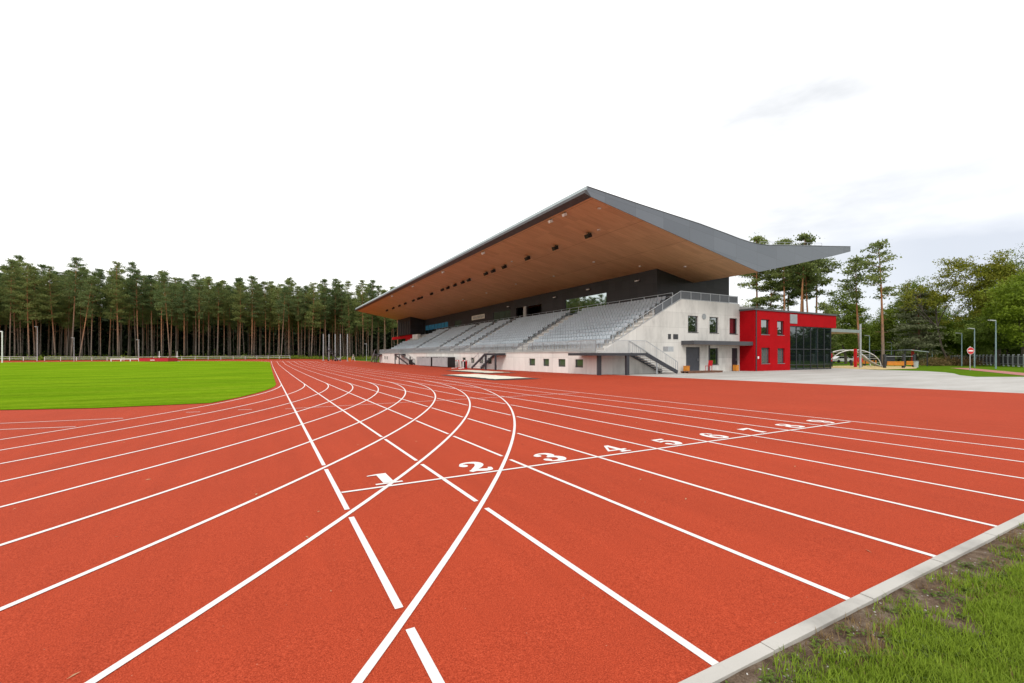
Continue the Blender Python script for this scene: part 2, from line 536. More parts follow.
# infield lawn with a straight cut across the near bend
rows = []
xe = X0 - .28; re = R0 - .28
for y in np.concatenate([np.arange(17.0, YT, .4), np.arange(YT, YB, 2.), np.arange(YB, YB + re - .1, .6)]):
    if y < YT:
        xr = XC + math.sqrt(max(0, re * re - (YT - y) ** 2))
        xcut = -3.6 - (y - 18.2) * (3.9 / 1.42)       # the straight edge of the semicircle
        xr = min(xr, 9) if y > 18.35 else min(xr, -3.5)
        xl = max(xcut, XC - math.sqrt(max(0, re * re - (YT - y) ** 2)))
        if y < 18.25:
            continue
    elif y <= YB:
        xl, xr = XC - re, XC + re
    else:
        k = math.sqrt(max(0, re * re - (y - YB) ** 2)); xl, xr = XC - k, XC + k
    rows.append((y, xl, xr))
row_sheet('infield_lawn', rows, .018, M['turf'], 60)


# painted lines ----------------------------------------------------
class Strips(MB):
    def strip(self, pts, w, dz):
        p = np.asarray(pts, float)
        t = np.gradient(p, axis=0); t /= np.linalg.norm(t, axis=1)[:, None]
        nrm = np.stack([-t[:, 1], t[:, 0]], -1) * w / 2
        a, b_ = p + nrm, p - nrm
        vs = []
        for i in range(len(p)):
            vs.append((a[i, 0], a[i, 1], gz(*a[i]) + dz)); vs.append((b_[i, 0], b_[i, 1], gz(*b_[i]) + dz))
        return self.add(vs, [(2 * i, 2 * i + 1, 2 * i + 3, 2 * i + 2) for i in range(len(p) - 1)])


S = Strips()
for k in range(10):
    x = X0 + WL * k
    cuts = []
    for j in range(k + 1, 9):                         # the bend lines are painted over the straight
        rj = R0 + WL * j
        dx = x - XC
        if dx < rj:
            yc = YT - math.sqrt(rj * rj - dx * dx)
            slope = math.sqrt(max(1e-6, 1 - (dx / rj) ** 2))      # sine of the crossing angle
            if yc > 1.5 and j >= 6:
                cuts.append((yc - .072 / slope, yc + .072 / slope))
    y0, y1 = 1.462, 130 if k < 9 else 118
    edges = [y0]
    for a, b_ in sorted(cuts):
        edges += [a, b_]
    edges.append(y1)
    for a, b_ in zip(edges[::2], edges[1::2]):
        if b_ - a > .05:
            n = max(2, int((b_ - a) / .8) + 1)
            S.strip([(x, y) for y in np.linspace(a, b_, n)], .05, .003)
for k in range(9):
    r = R0 + WL * k
    S.strip([(XC + r * math.cos(t), YT + r * math.sin(t)) for t in np.linspace(0, -R(178), 260)], .05, .0045)
    S.strip([(XC + r * math.cos(t), YB + r * math.sin(t)) for t in np.linspace(R(.5), R(179), 220)], .05, .0045)
    S.strip([(XC - r, y) for y in np.arange(YT, YB, 1.)], .05, .003)
S.strip([(x, YS) for x in np.arange(X0 + .03, X0 + 9 * WL + .05, .3)], .05, .006)
S.strip([(x, 15.3 + .02 * (x - 4)) for x in np.arange(.45, X0 + 9 * WL, .3)], .04, .006)
S.strip([(-2.06, 15.75), (-1.72, 15.70)], .05, .006); S.strip([(-.79, 15.70), (-.43, 15.6)], .05, .006)
S.strip([(-3.3 - .5 * t, 15.05 + .062 * t + .002 * t * t) for t in np.arange(0, 30, .5)], .05, .006)
S.strip([(-3.84 - .5 * t, 13.7 + .108 * t + .002 * t * t) for t in np.arange(0, 24, .5)], .05, .006)
o = S.build('track_markings', M['line']); o['kind'] = 'structure'

# lane numbers: heavy strokes with ball ends, drawn in a unit box
GL = {
    '1': [('poly', [(.34, .12), (.66, .12), (.66, 1), (.36, 1), (.05, .93), (.05, .88), (.34, .88)]), ('poly', [(.1, 0), (.9, 0), (.9, .10), (.1, .10)])],
    '2': [('dot', (.2, .74), .14), ('arc', [(.12, .78), (.22, .93), (.45, 1), (.72, .92), (.78, .74), (.62, .5), (.34, .26), (.14, .06)], [.07, .09, .12, .2, .24, .2, .13, .1]),
          ('arc', [(.12, .09), (.35, .17), (.6, .10), (.82, .10), (.93, .3)], [.12, .17, .2, .16, .09])],
    '3': [('dot', (.2, .8), .13), ('arc', [(.14, .86), (.3, .97), (.52, .98), (.7, .9), (.72, .72), (.56, .56), (.4, .53)], [.06, .08, .12, .2, .22, .14, .08]),
          ('arc', [(.5, .53), (.72, .48), (.82, .3), (.7, .1), (.46, .03), (.24, .07), (.14, .18)], [.1, .18, .26, .2, .12, .09, .06]), ('dot', (.2, .24), .14)],
    '4': [('poly', [(.02, .28), (.58, 1), (.80, 1), (.80, .38), (.98, .38), (.98, .26), (.80, .26), (.80, .1), (.92, .1), (.92, 0), (.42, 0), (.42, .1), (.55, .1), (.55, .26), (.02, .26)], [(.2, .37), (.55, .37), (.55, .8)])],
    '5': [('poly', [(.2, 1), (.86, 1), (.80, .82), (.3, .82)]), ('arc', [(.25, .9), (.22, .7), (.2, .5)], [.1, .1, .1]),
          ('arc', [(.2, .54), (.45, .62), (.7, .54), (.8, .33), (.68, .1), (.42, .03), (.2, .1)], [.07, .12, .2, .26, .2, .12, .07]), ('dot', (.22, .2), .13)],
    '6': [('arc', [(.8, .86), (.62, .98), (.4, .92), (.24, .7), (.18, .4), (.27, .12), (.5, .03), (.72, .1), (.8, .3), (.7, .5), (.5, .57), (.32, .5)], [.1, .08, .13, .2, .26, .2, .1, .18, .22, .18, .1, .06]), ('dot', (.74, .8), .11)],
    '7': [('poly', [(.1, 1), (.92, 1), (.92, .86), (.1, .72)]), ('arc', [(.84, .9), (.62, .6), (.48, .3), (.46, .02)], [.1, .16, .24, .28])],
    '8': [('arc', [(.5, .54), (.25, .66), (.24, .85), (.5, .97), (.76, .85), (.74, .66), (.5, .54)], [.1, .18, .18, .09, .18, .18, .1]),
          ('arc', [(.5, .53), (.2, .4), (.18, .16), (.5, .03), (.82, .16), (.8, .4), (.5, .53)], [.1, .2, .22, .1, .22, .2, .1])],
}
NM = MB()
NW, NH = .40, .52


def emit_flat(poly, org, dz, flip):
    q = []
    for a, b_ in poly:
        if flip:
            a, b_ = 1 - a, 1 - b_
        x, y = org[0] + (a - .5) * NW, org[1] + b_ * NH
        q.append((x, y, gz(x, y) + dz))
    return q


for k in range(9):
    ch = str(k + 1); flip = ch == '9'
    g = GL['6' if flip else ch]
    org = (X0 + WL * (k + .5) - .02, YS + .10)
    dz = .003 if k else .0062
    for item in g:
        dz += .0003
        if item[0] == 'poly' and len(item) == 2:
            q = emit_flat(item[1], org, dz, flip); NM.add(q, [tuple(range(len(q)))])
        elif item[0] == 'poly':                      # the four, cut in pieces round its counter
            for pc in ([(.02, .26), (.2, .37), (.55, .8), (.58, 1), (.02, .29)], [(.02, .26), (.55, .26), (.55, .37), (.2, .37)],
                       [(.55, .1), (.80, .1), (.80, 1), (.58, 1), (.55, .8)], [(.80, .26), (.98, .26), (.98, .38), (.80, .38)], [(.42, 0), (.92, 0), (.92, .1), (.42, .1)]):
                q = emit_flat(pc, org, dz, flip); NM.add(q, [tuple(range(len(q)))]); dz += .0003
        elif item[0] == 'dot':
            q = emit_flat([(item[1][0] + item[2] * math.cos(t) * 1.1, item[1][1] + item[2] * math.sin(t)) for t in np.linspace(0, 2 * math.pi, 20)[:-1]], org, dz, flip)
            NM.add(q, [tuple(range(len(q)))])
        else:
            P = np.array(item[1]); W = np.array(item[2]); n = len(P)
            tt = np.linspace(0, n - 1, (n - 1) * 5 + 1)
            def cr(A):
                out = []
                for t in tt:
                    i = min(int(t), n - 2); f_ = t - i
                    p0, p1, p2, p3 = A[max(i - 1, 0)], A[i], A[i + 1], A[min(i + 2, n - 1)]
                    out.append(.5 * (2 * p1 + (p2 - p0) * f_ + (2 * p0 - 5 * p1 + 4 * p2 - p3) * f_ ** 2 + (3 * p1 - p0 - 3 * p2 + p3) * f_ ** 3))
                return np.array(out)
            C_ = cr(P); Wd = cr(W)
            T = np.gradient(C_, axis=0); T /= np.linalg.norm(T, axis=1)[:, None]
            Nn = np.stack([-T[:, 1], T[:, 0]], -1) * Wd[:, None] * .62
            A, B = emit_flat(C_ + Nn, org, dz, flip), emit_flat(C_ - Nn, org, dz, flip)
            vs = []
            for i in range(len(A)):
                e = i * .00001
                vs += [(A[i][0], A[i][1], A[i][2] + e), (B[i][0], B[i][1], B[i][2] + e)]
            NM.add(vs, [(2 * i, 2 * i + 1, 2 * i + 3, 2 * i + 2) for i in range(len(A) - 1)])
o = NM.build('lane_numbers', M['line']); o['kind'] = 'structure'

# kerb: a run of flush concrete stones along the near end of the track, cut into 1 m pieces with joints
KB = MB()
x = 1.25
while x < 25.6:
    L = 1.0
    jx = rnd.uniform(-.0015, .0015)
    z = gz(x, 1.42)
    KB.box(x + .003, x + L - .003, 1.381 + jx, 1.455 + jx, z - .2, z + .012 + rnd.uniform(-.002, .002))
    x += L
for y in np.arange(.36, -22, -1.0):
    KB.box(1.253, 1.335, y + .003, y + .997, gz(1.25, y) - .2, gz(1.25, y) + .012)
o = KB.build('kerb', M['kerb']); o['kind'] = 'structure'


def vn(X, Y):
    return (.008 * np.sin(X * 3.1 + Y * 1.7) + .007 * np.sin(X * 7.3 - Y * 5.1) + .004 * np.sin(X * 17 + Y * 13)) * (.35 + .65 * ss((1.37 - Y) / .3)) + .02 * ss((1.3 - Y) / 1.2) + .016


sheet('verge_soil', np.arange(1.33, 12, .04), np.concatenate([np.arange(-3.5, 1.37, .04), [1.383]]), -.026, M['soil'], znoise=vn)
sheet('verge_soil', np.arange(11.9, 26, .5), np.arange(-3.5, 1.375, .4), -.03, M['rough_grass'])

# near grass: blades in tufts over soil
rng = np.random.default_rng(3)


def hash_noise(X, Y, s):
    return (np.sin(X * 2.3 * s + 1.3 * np.sin(Y * 1.9 * s)) + np.sin(Y * 2.9 * s + 1.7 * np.sin(X * 1.3 * s + 2)) + .7 * np.sin((X + Y) * 4.1 * s + 4)) / 2.7


def blades(n, keep, hmin, hmax, seed, clump, xr, yr, wmul=1.):
    g = np.random.default_rng(seed)
    nc = n // clump
    cx = g.uniform(*xr, nc); cy = g.uniform(*yr, nc)
    k = keep(cx, cy, g)
    cx, cy = cx[k], cy[k]
    cs = g.uniform(.6, 1.35, len(cx)); ct = g.uniform(0, 1, len(cx))
    cx = np.repeat(cx, clump) ; cy = np.repeat(cy, clump); cs = np.repeat(cs, clump); ct = np.repeat(ct, clump)
    m_ = len(cx)
    bx = cx + g.normal(0, .024, m_); by = cy + g.normal(0, .024, m_)
    ok = by < 1.374
    bx, by, cs, ct = bx[ok], by[ok], cs[ok], ct[ok]; m_ = len(bx)
    hgt = g.uniform(hmin, hmax, m_) * cs
    az = g.uniform(0, 2 * np.pi, m_); lean = g.uniform(.1, 1.0, m_)
    w = g.uniform(.0012, .0030, m_) * wmul
    dx, dy = np.cos(az), np.sin(az); px, py = -dy, dx
    z0 = zf(bx, by) - .03 + vn(bx, by)
    V = np.zeros((m_, 6, 3))
    for i, (t, ww) in enumerate(((0, 1.), (.5, .85), (1., .15))):
        off = lean * hgt * t * t * .8
        zz = hgt * t * (1 - .25 * lean * t)
        for s, sg in ((0, -1), (1, 1)):
            V[:, i * 2 + s, 0] = bx + dx * off + px * w * ww * sg
            V[:, i * 2 + s, 1] = by + dy * off + py * w * ww * sg
            V[:, i * 2 + s, 2] = z0 + zz
    base = np.arange(m_) * 6
    Fq = np.concatenate([np.stack([base, base + 1, base + 3, base + 2], -1), np.stack([base + 2, base + 3, base + 5, base + 4], -1)])
    tone = np.repeat(np.clip(ct * .6 + g.uniform(0, .5, m_), 0, 1), 6)
    return V.reshape(-1, 3), Fq, tone


def keep_green(X, Y, g):
    dens = ss((1.36 - Y) / .55) * .93 + .05
    n_ = hash_noise(X, Y, 1.6)
    n2 = hash_noise(X + 3.3, Y - 1.7, 3.1)
    return (g.uniform(0, 1, len(X)) < dens) & (.55 * n_ + .65 * n2 + g.normal(0, .2, len(X)) > .30 - 1.25 * ss((1.35 - Y) / .7))


V, Fq, tone = blades(1500000, keep_green, .018, .062, 5, 9, (1.36, 9.5), (-1.6, 1.35))
o = mesh_np('grass', V, Fq, M['blade'], tone); tag(o, kind='stuff')


def keep_dry(X, Y, g):
    return (hash_noise(X, Y, 2.3) + g.normal(0, .3, len(X)) > .35)


V, Fq, tone = blades(110000, keep_dry, .02, .055, 8, 10, (1.36, 9.0), (-1.2, 1.34), .8)
o = mesh_np('dry_grass', V, Fq, M['straw'], tone); tag(o, kind='stuff')
g = np.random.default_rng(44)
nw = 420
wx = g.uniform(1.4, 8, nw); wy = 1.36 - np.abs(g.normal(0, .55, nw)) - .03
k = 16
az = g.uniform(0, 6.28, (nw, k)); rr0 = g.uniform(.008, .045, (nw, k)); sz = g.uniform(.004, .011, (nw, k))
lx = (wx[:, None] + np.cos(az) * rr0).ravel(); ly = np.minimum((wy[:, None] + np.sin(az) * rr0).ravel(), 1.35); sz = sz.ravel(); az = az.ravel()
lz = zf(lx, ly) - .028 + vn(lx, ly) + g.uniform(.006, .03, len(lx))
ax_, ay_ = np.cos(az) * sz * 1.5, np.sin(az) * sz * 1.5
V = np.stack([np.stack([lx + ax_, ly + ay_, lz - sz * .4], -1), np.stack([lx - ay_ * .55, ly + ax_ * .55, lz + sz * .2], -1), np.stack([lx - ax_, ly - ay_, lz], -1), np.stack([lx + ay_ * .55, ly - ax_ * .55, lz + sz * .2], -1)], 1).reshape(-1, 3)
o = mesh_np('weeds', V, np.arange(len(V)).reshape(-1, 4), M['leaf_dark'], np.repeat(g.uniform(0, 1, len(lx)), 4)); tag(o, kind='stuff')
# pebbles on the soil and flecks of litter on the rubber
PB = MB()
for i in range(420):
    x, y = rnd.uniform(1.4, 7), 1.36 - abs(rnd.gauss(0, .35)); s = rnd.uniform(.0015, .0055)
    z = gz(x, y) - .028 + float(vn(np.array(x), np.array(y)))
    a = rnd.uniform(0, 3)
    PB.obox((x, y, z + s * .3), (s * math.cos(a), s * math.sin(a), s * .2), (-s * .7 * math.sin(a), s * .7 * math.cos(a), 0), (0, s * .1, s * .55))
o = PB.build('pebbles', M['kerb']); tag(o, kind='stuff')
LT = MB()
for i in range(80):
    x, y = rnd.uniform(-3, 9), rnd.uniform(1.6, 14); a = rnd.uniform(0, 3.14); L = rnd.uniform(.008, .035); w = L * rnd.uniform(.12, .35)
    z = gz(x, y) + .004
    LT.add([(x + L * math.cos(a), y + L * math.sin(a), z), (x - w * math.sin(a), y + w * math.cos(a), z + .004), (x - L * math.cos(a), y - L * math.sin(a), z), (x + w * math.sin(a), y - w * math.cos(a), z + .001)], [(0, 1, 2, 3)])
o = LT.build('leaf_litter', M['litter']); tag(o, kind='stuff')

# pavement, lawns and path on the right
GV = [(5.0, 25.7, 60), (8, 25.7, 52), (10.6, 25.7, 45.6), (12.35, 25.7, 43.2), (14.07, 25.7, 46.1), (15.6, 25.7, 50), (17.17, 25.7, 53.1), (19.6, 25.7, 56), (24.4, 25.7, 57.5), (27, 25.7, 59.5), (29.5, 25.7, 62), (33, 24.6, 64), (36, 40, 64)]
row_sheet('pavement', [(-3, 25.7, 70), (1.5, 25.7, 66)] + GV, -.012, M['gravel'], 30)
sheet('lawn', np.arange(40, 140, 3.), np.arange(-30, 70, 2.5), -.05, M['lawn'])
PT = Strips(); PT.strip([(46 + 9 * t, 9.0 + 4.34 * t) for t in np.arange(0, 3.4, .2)], 1.7, -.03)
o = PT.build('footpath', M['path_red']); o['kind'] = 'structure'
row_sheet('play_sand', [(24.6, 60, 68), (26, 60, 72), (28, 60, 78), (31, 60, 82), (36, 62, 84), (38, 64, 82)], -.025, M['yellow_sand'], 14)


# ------------------------------------------------------------------ grandstand
XW, YE, YFAR = 24.7, 30.4, 116.0            # front wall plane, near end wall plane, far end
ZD = 1.68                                    # front walkway level
XT, ZT = 34.6, 6.45                          # top of the seating steps
XB = 35.83                                   # dark rear wall
YD, YR0, YR1 = 34.49, 27.0, 128.0            # near end of dark wall, roof ends
SA, SBm = 17.393, -.19254                    # soffit plane z = SA + SBm * x


def sof(x):
    return SA + SBm * x


gs = empty('grandstand', (33, 72, 0), 'long concrete grandstand with grey seats under a folded roof with wooden soffit', 'grandstand')

# front wall with window openings (wall built as pieces around the openings)
wins = [(32.49, 33.69), (35.22, 36.44), (38.04, 39.16), (40.73, 41.98)]
farw = [y_at(u, XW) for u in (481, 489.5, 472.5, 464)] + [y_at(u, XW) for u in (432.5, 427.5, 422.8, 410, 396, 387, 384.8)]
for yc in sorted(farw):
    wins.append((yc - .6, yc + .6))
wins = sorted(w for w in wins if w[1] < YFAR - .5)
wl = []
for w in wins:
    if not wl or w[0] > wl[-1][1] + .3:
        wl.append(w)
wins = wl
fw = MB()
prev = YE + .3
WZ0, WZ1 = .32, 1.06


def piece(y0, y1, z0, z1):
    fw.box(XW, XW + .3, y0, y1, z0, z1)


for a, b_ in wins + [(YFAR, YFAR)]:
    piece(prev, a, -.9, ZD)
    if b_ > a:
        zz = gz(XW, a) * .0
        piece(a, b_, -.9, WZ0); piece(a, b_, WZ1, ZD)
    prev = b_
front = fw.build('front_wall', M['concrete_white'], gs)
cp = MB(); cp.box(XW - .06, XW + .32, YE + .3, YFAR, ZD + .002, ZD + .12); cp.build('coping', M['concrete_step'], front)
for a, b_ in wins:
    f = MB(); t = .07
    f.box(XW + .1, XW + .2, a, b_, WZ0, WZ0 + t); f.box(XW + .1, XW + .2, a, b_, WZ1 - t, WZ1)
    f.box(XW + .1, XW + .2, a, a + t, WZ0 + t, WZ1 - t); f.box(XW + .1, XW + .2, b_ - t, b_, WZ0 + t, WZ1 - t)
    w = f.build('window', M['frame'], gs)
    g = MB(); g.box(XW + .14, XW + .16, a + t, b_ - t, WZ0 + t, WZ1 - t); g.build('pane', M['glass_green'], w)

# seating steps
NR = 12
tread = (XT - 26.2) / NR; rise = (ZT - ZD) / NR
poly = [(XW + .3, -.8), (XW + .3, ZD - .001), (26.2, ZD - .001)]
for i in range(NR):
    xx = 26.2 + i * tread; zz = ZD + (i + 1) * rise
    poly += [(xx, zz), (xx + tread, zz)]
poly += [(XB + .02, ZT), (XB + .02, -.8)]
st = MB(); st.prism_y(poly, YE + .3, YFAR); st.build('seating_steps', M['concrete_step'], gs)

# near end wall: solid concrete with sloping parapet, windows and doors
EW = [('w', 35.69, 37.1, 3.66, 5.26), ('w', 38.78, 40.13, 3.66, 5.25), ('r', 41.84, 43.12, 3.63, 5.25), ('w', 38.85, 40.13, .48, 2.14), ('d', 35.42, 37.39, -.3, 2.22), ('d', 42.2, 43.2, -.3, 2.17)]
ew = MB()
xsb = sorted({24.7, 34.83, 43.46, *[q for e in EW for q in e[1:3]]})


def top(x):
    if x >= 34.83:
        return 6.78
    return ZD + .35 + (x - 25.6) * (6.78 - ZD - .35) / (34.83 - 25.6) if x > 25.6 else ZD + .12


def wall_piece(x0, x1, z0, z1f):
    ew.prism_y([(x0, z0), (x1, z0), (x1, z1f(x1)), (x0, z1f(x0))], YE, YE + .3)


wall_piece(24.7, 25.6, -.9, lambda x: ZD + .12); wall_piece(25.6, 34.83, -.9, lambda x: top(max(x, 25.601)))
cuts = sorted({34.83, 43.46, *[q for e in EW for q in e[1:3]]})
for a, b_ in zip(cuts, cuts[1:]):
    mid = (a + b_) / 2
    holes = sorted((e[3], e[4]) for e in EW if e[1] <= mid <= e[2])
    z = -.9
    for h0, h1 in holes:
        if h0 > z:
            wall_piece(a, b_, z, lambda x, h0=h0: h0)
        z = h1
    wall_piece(a, b_, z, lambda x: 6.78)
endw = ew.build('end_wall', M['concrete'], gs)
tb = MB(); tb.box(XB + .03, 47.0, YE + .3, YD - .002, 6.2, 6.5); tb.build('terrace', M['concrete_step'], gs)
rw = MB(); rw.box(43.47, 47.0, YE + .9, YE + 1.2, -.9, 6.7); rw.box(46.7, 47.0, YE + 1.2, YD - .01, -.9, 6.19); rw.build('rear_wall', M['concrete'], gs)
for kind, a, b_, z0, z1 in EW:
    t = .07
    if kind in 'wr':
        f = MB()
        f.box(a, b_, YE + .12, YE + .22, z0, z0 + t); f.box(a, b_, YE + .12, YE + .22, z1 - t, z1)
        f.box(a, a + t, YE + .12, YE + .22, z0 + t, z1 - t); f.box(b_ - t, b_, YE + .12, YE + .22, z0 + t, z1 - t)
        w = f.build('window', M['frame'], gs)
        g = MB(); g.box(a + t, b_ - t, YE + .16, YE + .18, z0 + t, z1 - t); g.build('pane', M['curtain'] if kind == 'r' else M['glass_window'], w)
        if kind == 'r':
            g = MB(); g.box(b_ - .45, b_ - t, YE + .13, YE + .15, z0 + t, z1 - t); g.build('pane', M['glass_dark'], w)
        s_ = MB(); s_.box(a - .03, b_ + .03, YE - .05, YE + .11, z0 - .04, z0 - .002); s_.build('sill', M['frame'], w)
    else:
        d = MB(); d.box(a, b_, YE + .10, YE + .16, -.25, z1 - .002); dr = d.build('door', M['door'] if a < 40 else M['steel_dark'], gs)
        hd = MB(); hd.bar((b_ - .2, YE + .07, .85), (b_ - .2, YE + .07, 1.1), .03); hd.build('handle', M['galv'], dr)
# wall vents: two square, one round
v = MB(); v.box(33.0, 33.35, YE - .04, YE - .002, 2.95, 3.42); v.build('vent', M['frame'], gs)
v = MB(); v.box(33.68, 34.3, YE - .04, YE - .002, 2.95, 3.42); v.build('vent', M['frame'], gs)
v = MB(); v.tube([(37.95, YE - .05, 5.25), (37.95, YE - .002, 5.25)], .28, 20); v.build('vent', M['vent'], gs)
# entrance canopy with one slim post and a rainwater pipe
cn = MB(); cn.box(34.75, 45.05, YE - 1.5, YE - .002, 2.42, 2.80); can = cn.build('canopy', M['canopy'], gs)
c2 = MB(); c2.box(34.9, 43.3, YE - 1.35, YE - .1, 2.40, 2.417); c2.build('canopy_soffit', M['white_soffit'], can)
c3 = MB(); c3.tube([(38.1, YE - .5, -.3), (38.1, YE - .5, 2.395)], .07, 10); c3.build('post', M['frame'], can)
# two condenser boxes on the end wall above the stairs
v = MB(); v.box(30.9, 31.6, YE - 1.92, YE - 1.36, 1.75, 2.2); v.build('notice_plate', M['galv'], gs)

# dark rear wall with openings
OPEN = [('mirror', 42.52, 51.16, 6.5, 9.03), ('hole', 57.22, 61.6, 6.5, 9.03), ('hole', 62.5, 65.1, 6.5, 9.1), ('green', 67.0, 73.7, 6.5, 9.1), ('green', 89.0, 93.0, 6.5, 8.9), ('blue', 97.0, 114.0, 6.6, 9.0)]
dw = MB()
ycur = YD
for kind, a, b_, z0, z1 in OPEN + [('end', 127.7, 127.7, 0, 0)]:
    zt = sof(XB) - .004
    dw.box(XB, XB + .3, ycur, a, 6.452, zt)
    if b_ > a:
        dw.box(XB, XB + .3, a, b_, z1, zt)
        if z0 > 6.5:
            dw.box(XB, XB + .3, a, b_, 6.452, z0)
    ycur = b_
dw.prism_y([(XB + .3, 6.452), (47.4, 6.452), (47.4, 10.78), (41.46, 9.45), (XB + .3, sof(XB + .3) + .02)], YD, YD + .3)
dw.box(47.1, 47.4, YD + .3, 127.4, -.8, 10.5)
dw.box(XB + .3, 47.4, 127.4, 127.7, -.8, 9.3)
dwall = dw.build('rear_block', M['dark'], gs)
inn = MB(); inn.box(40.0, 40.1, YD + .5, 125.5, 6.46, 9.5); inn.build('inner_wall', M['black'], gs)
for kind, a, b_, z0, z1 in OPEN:
    if kind == 'hole':
        continue
    mt = {'mirror': 'glass_mirror', 'green': 'glass_green', 'blue': 'glass_painted_sky'}[kind]
    f = MB(); t = .08
    f.box(XB + .05, XB + .15, a, b_, z1 - t, z1 - .001); f.box(XB + .05, XB + .15, a, a + t, z0, z1 - t); f.box(XB + .05, XB + .15, b_ - t, b_, z0, z1 - t)
    if kind != 'mirror':
        n = max(1, int((b_ - a) / 2.2))
        for i in range(1, n):
            yy = a + (b_ - a) * i / n; f.box(XB + .05, XB + .13, yy - .03, yy + .03, z0, z1 - t)
    w = f.build('window', M['frame'], gs)
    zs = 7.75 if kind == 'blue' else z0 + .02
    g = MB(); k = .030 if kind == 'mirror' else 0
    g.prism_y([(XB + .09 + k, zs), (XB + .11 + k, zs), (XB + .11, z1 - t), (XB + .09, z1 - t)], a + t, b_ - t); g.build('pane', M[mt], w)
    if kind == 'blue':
        g = MB(); g.box(XB + .09, XB + .11, a + t, b_ - t, z0 + .02, zs - .01); g.build('pane', M['glass_dark'], w)  # dark lower pane paints in the trees' reflection below the blue
cl = MB(); cl.box(XB - .15, XB + .2, 61.65, 62.45, 6.46, 9.1); cl.build('column', M['concrete_step'], gs)

# projecting box at the far end with red stair enclosure below it
fb = MB(); fb.prism_y([(32.1, 6.7), (XB - .01, 6.7), (XB - .01, sof(XB) - .02), (32.1, sof(32.1) - .02)], 114.5, 127.5)
fbx = fb.build('commentary_box', M['dark'], gs)
for yy in np.arange(116, 127, 2.4):
    fg = MB(); fg.box(32.0, 32.098, yy, yy + .12, 6.8, 10.2); fg.build('fin', M['steel_dark'], fbx)
rs = MB(); rs.box(32.6, 34.2, 114.8, 121, 3.6, 6.68); rs.box(32.6, 33.2, 121, 136, 5.85, 6.6); rs.build('stair_enclosure', M['red'], gs)
cb = MB(); cb.box(32.2, 33.0, 108.5, 113.0, 4.8, 6.5); cb.build('end_parapet', M['concrete_white'], gs)
# far end parapet
fe = MB(); fe.prism_y([(24.7, -.9), (34.8, -.9), (34.8, 6.4), (25.6, ZD + .3), (24.7, ZD + .12)], YFAR + .001, YFAR + .3); fe.build('end_wall', M['concrete_white'], gs)

# roof: folded slab with wooden soffit, metal gable faces and a pale eave strip
TOPP = [(20.93, 13.99), (26.18, 13.49), (33.21, 12.89), (36.6, 12.50), (38.66, 12.24), (40.2, 12.11), (41.66, 12.08), (43.0, 12.13), (44.05, 12.26), (58.24, 13.74)]
BOTP = [(58.24, 13.2), (54.99, 12.4), (46.56, 10.52), (41.46, 9.42), (21.3, sof(21.3)), (20.78, 13.50)]
rb = MB(); rb.prism_y(TOPP + BOTP, YR0 + .06, YR1 - .06); roof = rb.build('roof', M['roof_dark'], gs)
gf = MB(); gf.prism_y(TOPP + BOTP, YR0, YR0 + .056); gf.build('gable_face', M['fascia'], roof)
gf = MB(); gf.prism_y(TOPP + BOTP, YR1 - .056, YR1); gf.build('gable_face', M['fascia'], roof)
sf = MB()
sf.add([(21.32, YR0 + .03, sof(21.32) - .006), (41.44, YR0 + .03, sof(41.44) - .006), (41.44, YR1 - .03, sof(41.44) - .006), (21.32, YR1 - .03, sof(21.32) - .006)], [(0, 1, 2, 3)])
sf.build('soffit', M['wood'], roof)
sr = MB(); sr.add([(41.5, YR0 + .03, 9.42), (58.2, YR0 + .03, 13.18), (58.2, YR1 - .03, 13.18), (41.5, YR1 - .03, 9.42)], [(0, 1, 2, 3)]); sr.build('rear_soffit', M['fascia'], roof)
ev = MB(); ev.prism_y([(20.93, 13.995), (20.9, 14.0), (20.76, 13.74), (20.86, 13.74)], YR0 - .01, YR1 + .01)
ev.prism_y([(20.9, 14.0), (21.15, 13.985), (21.15, 14.02), (20.87, 14.04), (20.73, 13.74), (20.77, 13.74)], YR0 - .012, YR1 + .012)
ev.build('eave_trim', M['pale_metal'], roof)
ed = MB(); ed.prism_y([(20.86, 13.735), (20.74, 13.735), (20.66, 13.48), (21.22, sof(21.3) - .004), (21.3, sof(21.3) - .004)], YR0 - .005, YR1 + .005); ed.build('eave_underside', M['eave_dark'], roof)
ct = MB()
ct.prism_y([(a, z + .012) for a, z in TOPP] + [(a, z + .05) for a, z in TOPP[::-1]], YR0 - .03, YR0 + .25); ct.build('gable_coping', M['roof_dark'], roof)
rr = MB()
for yy in (YR0 + 1.2,):
    pts = [(43.5 + i * 1.4, 12.26 + (i * 1.4 - .55) * .1043) for i in range(0, 9)]
    for xx, zz in pts:
        rr.bar((xx, yy, zz + .03), (xx, yy, zz + .62), .03)
    for h in (.35, .62):
        rr.bar((pts[0][0], yy, pts[0][1] + h), (pts[-1][0], yy, pts[-1][1] + h), .03)
rr.build('roof_railing', M['galv'], roof)

# railings
rl = MB()
for yy in np.arange(YE + .4, YFAR, .14):
    rl.box(XW + .05, XW + .075, yy, yy + .02, ZD + .12, ZD + 1.0)
for h in (.16, 1.0):
    rl.box(XW + .04, XW + .085, YE + .4, YFAR, ZD + h, ZD + h + .045)
for yy in np.arange(YE + .4, YFAR, 2.1):
    rl.box(XW + .03, XW + .09, yy, yy + .06, ZD + .12, ZD + 1.05)
rl.build('front_railing', M['galv'], gs)
rl = MB()
for yy in np.arange(YE + 1.0, 103, 1.9):
    rl.box(XT + .12, XT + .18, yy, yy + .06, ZT, ZT + 1.08)
for h in (.35, .7, 1.05):
    rl.box(XT + .13, XT + .17, YE + 1.0, 103, ZT + h, ZT + h + .035)
rl.build('rear_railing', M['galv'], gs)
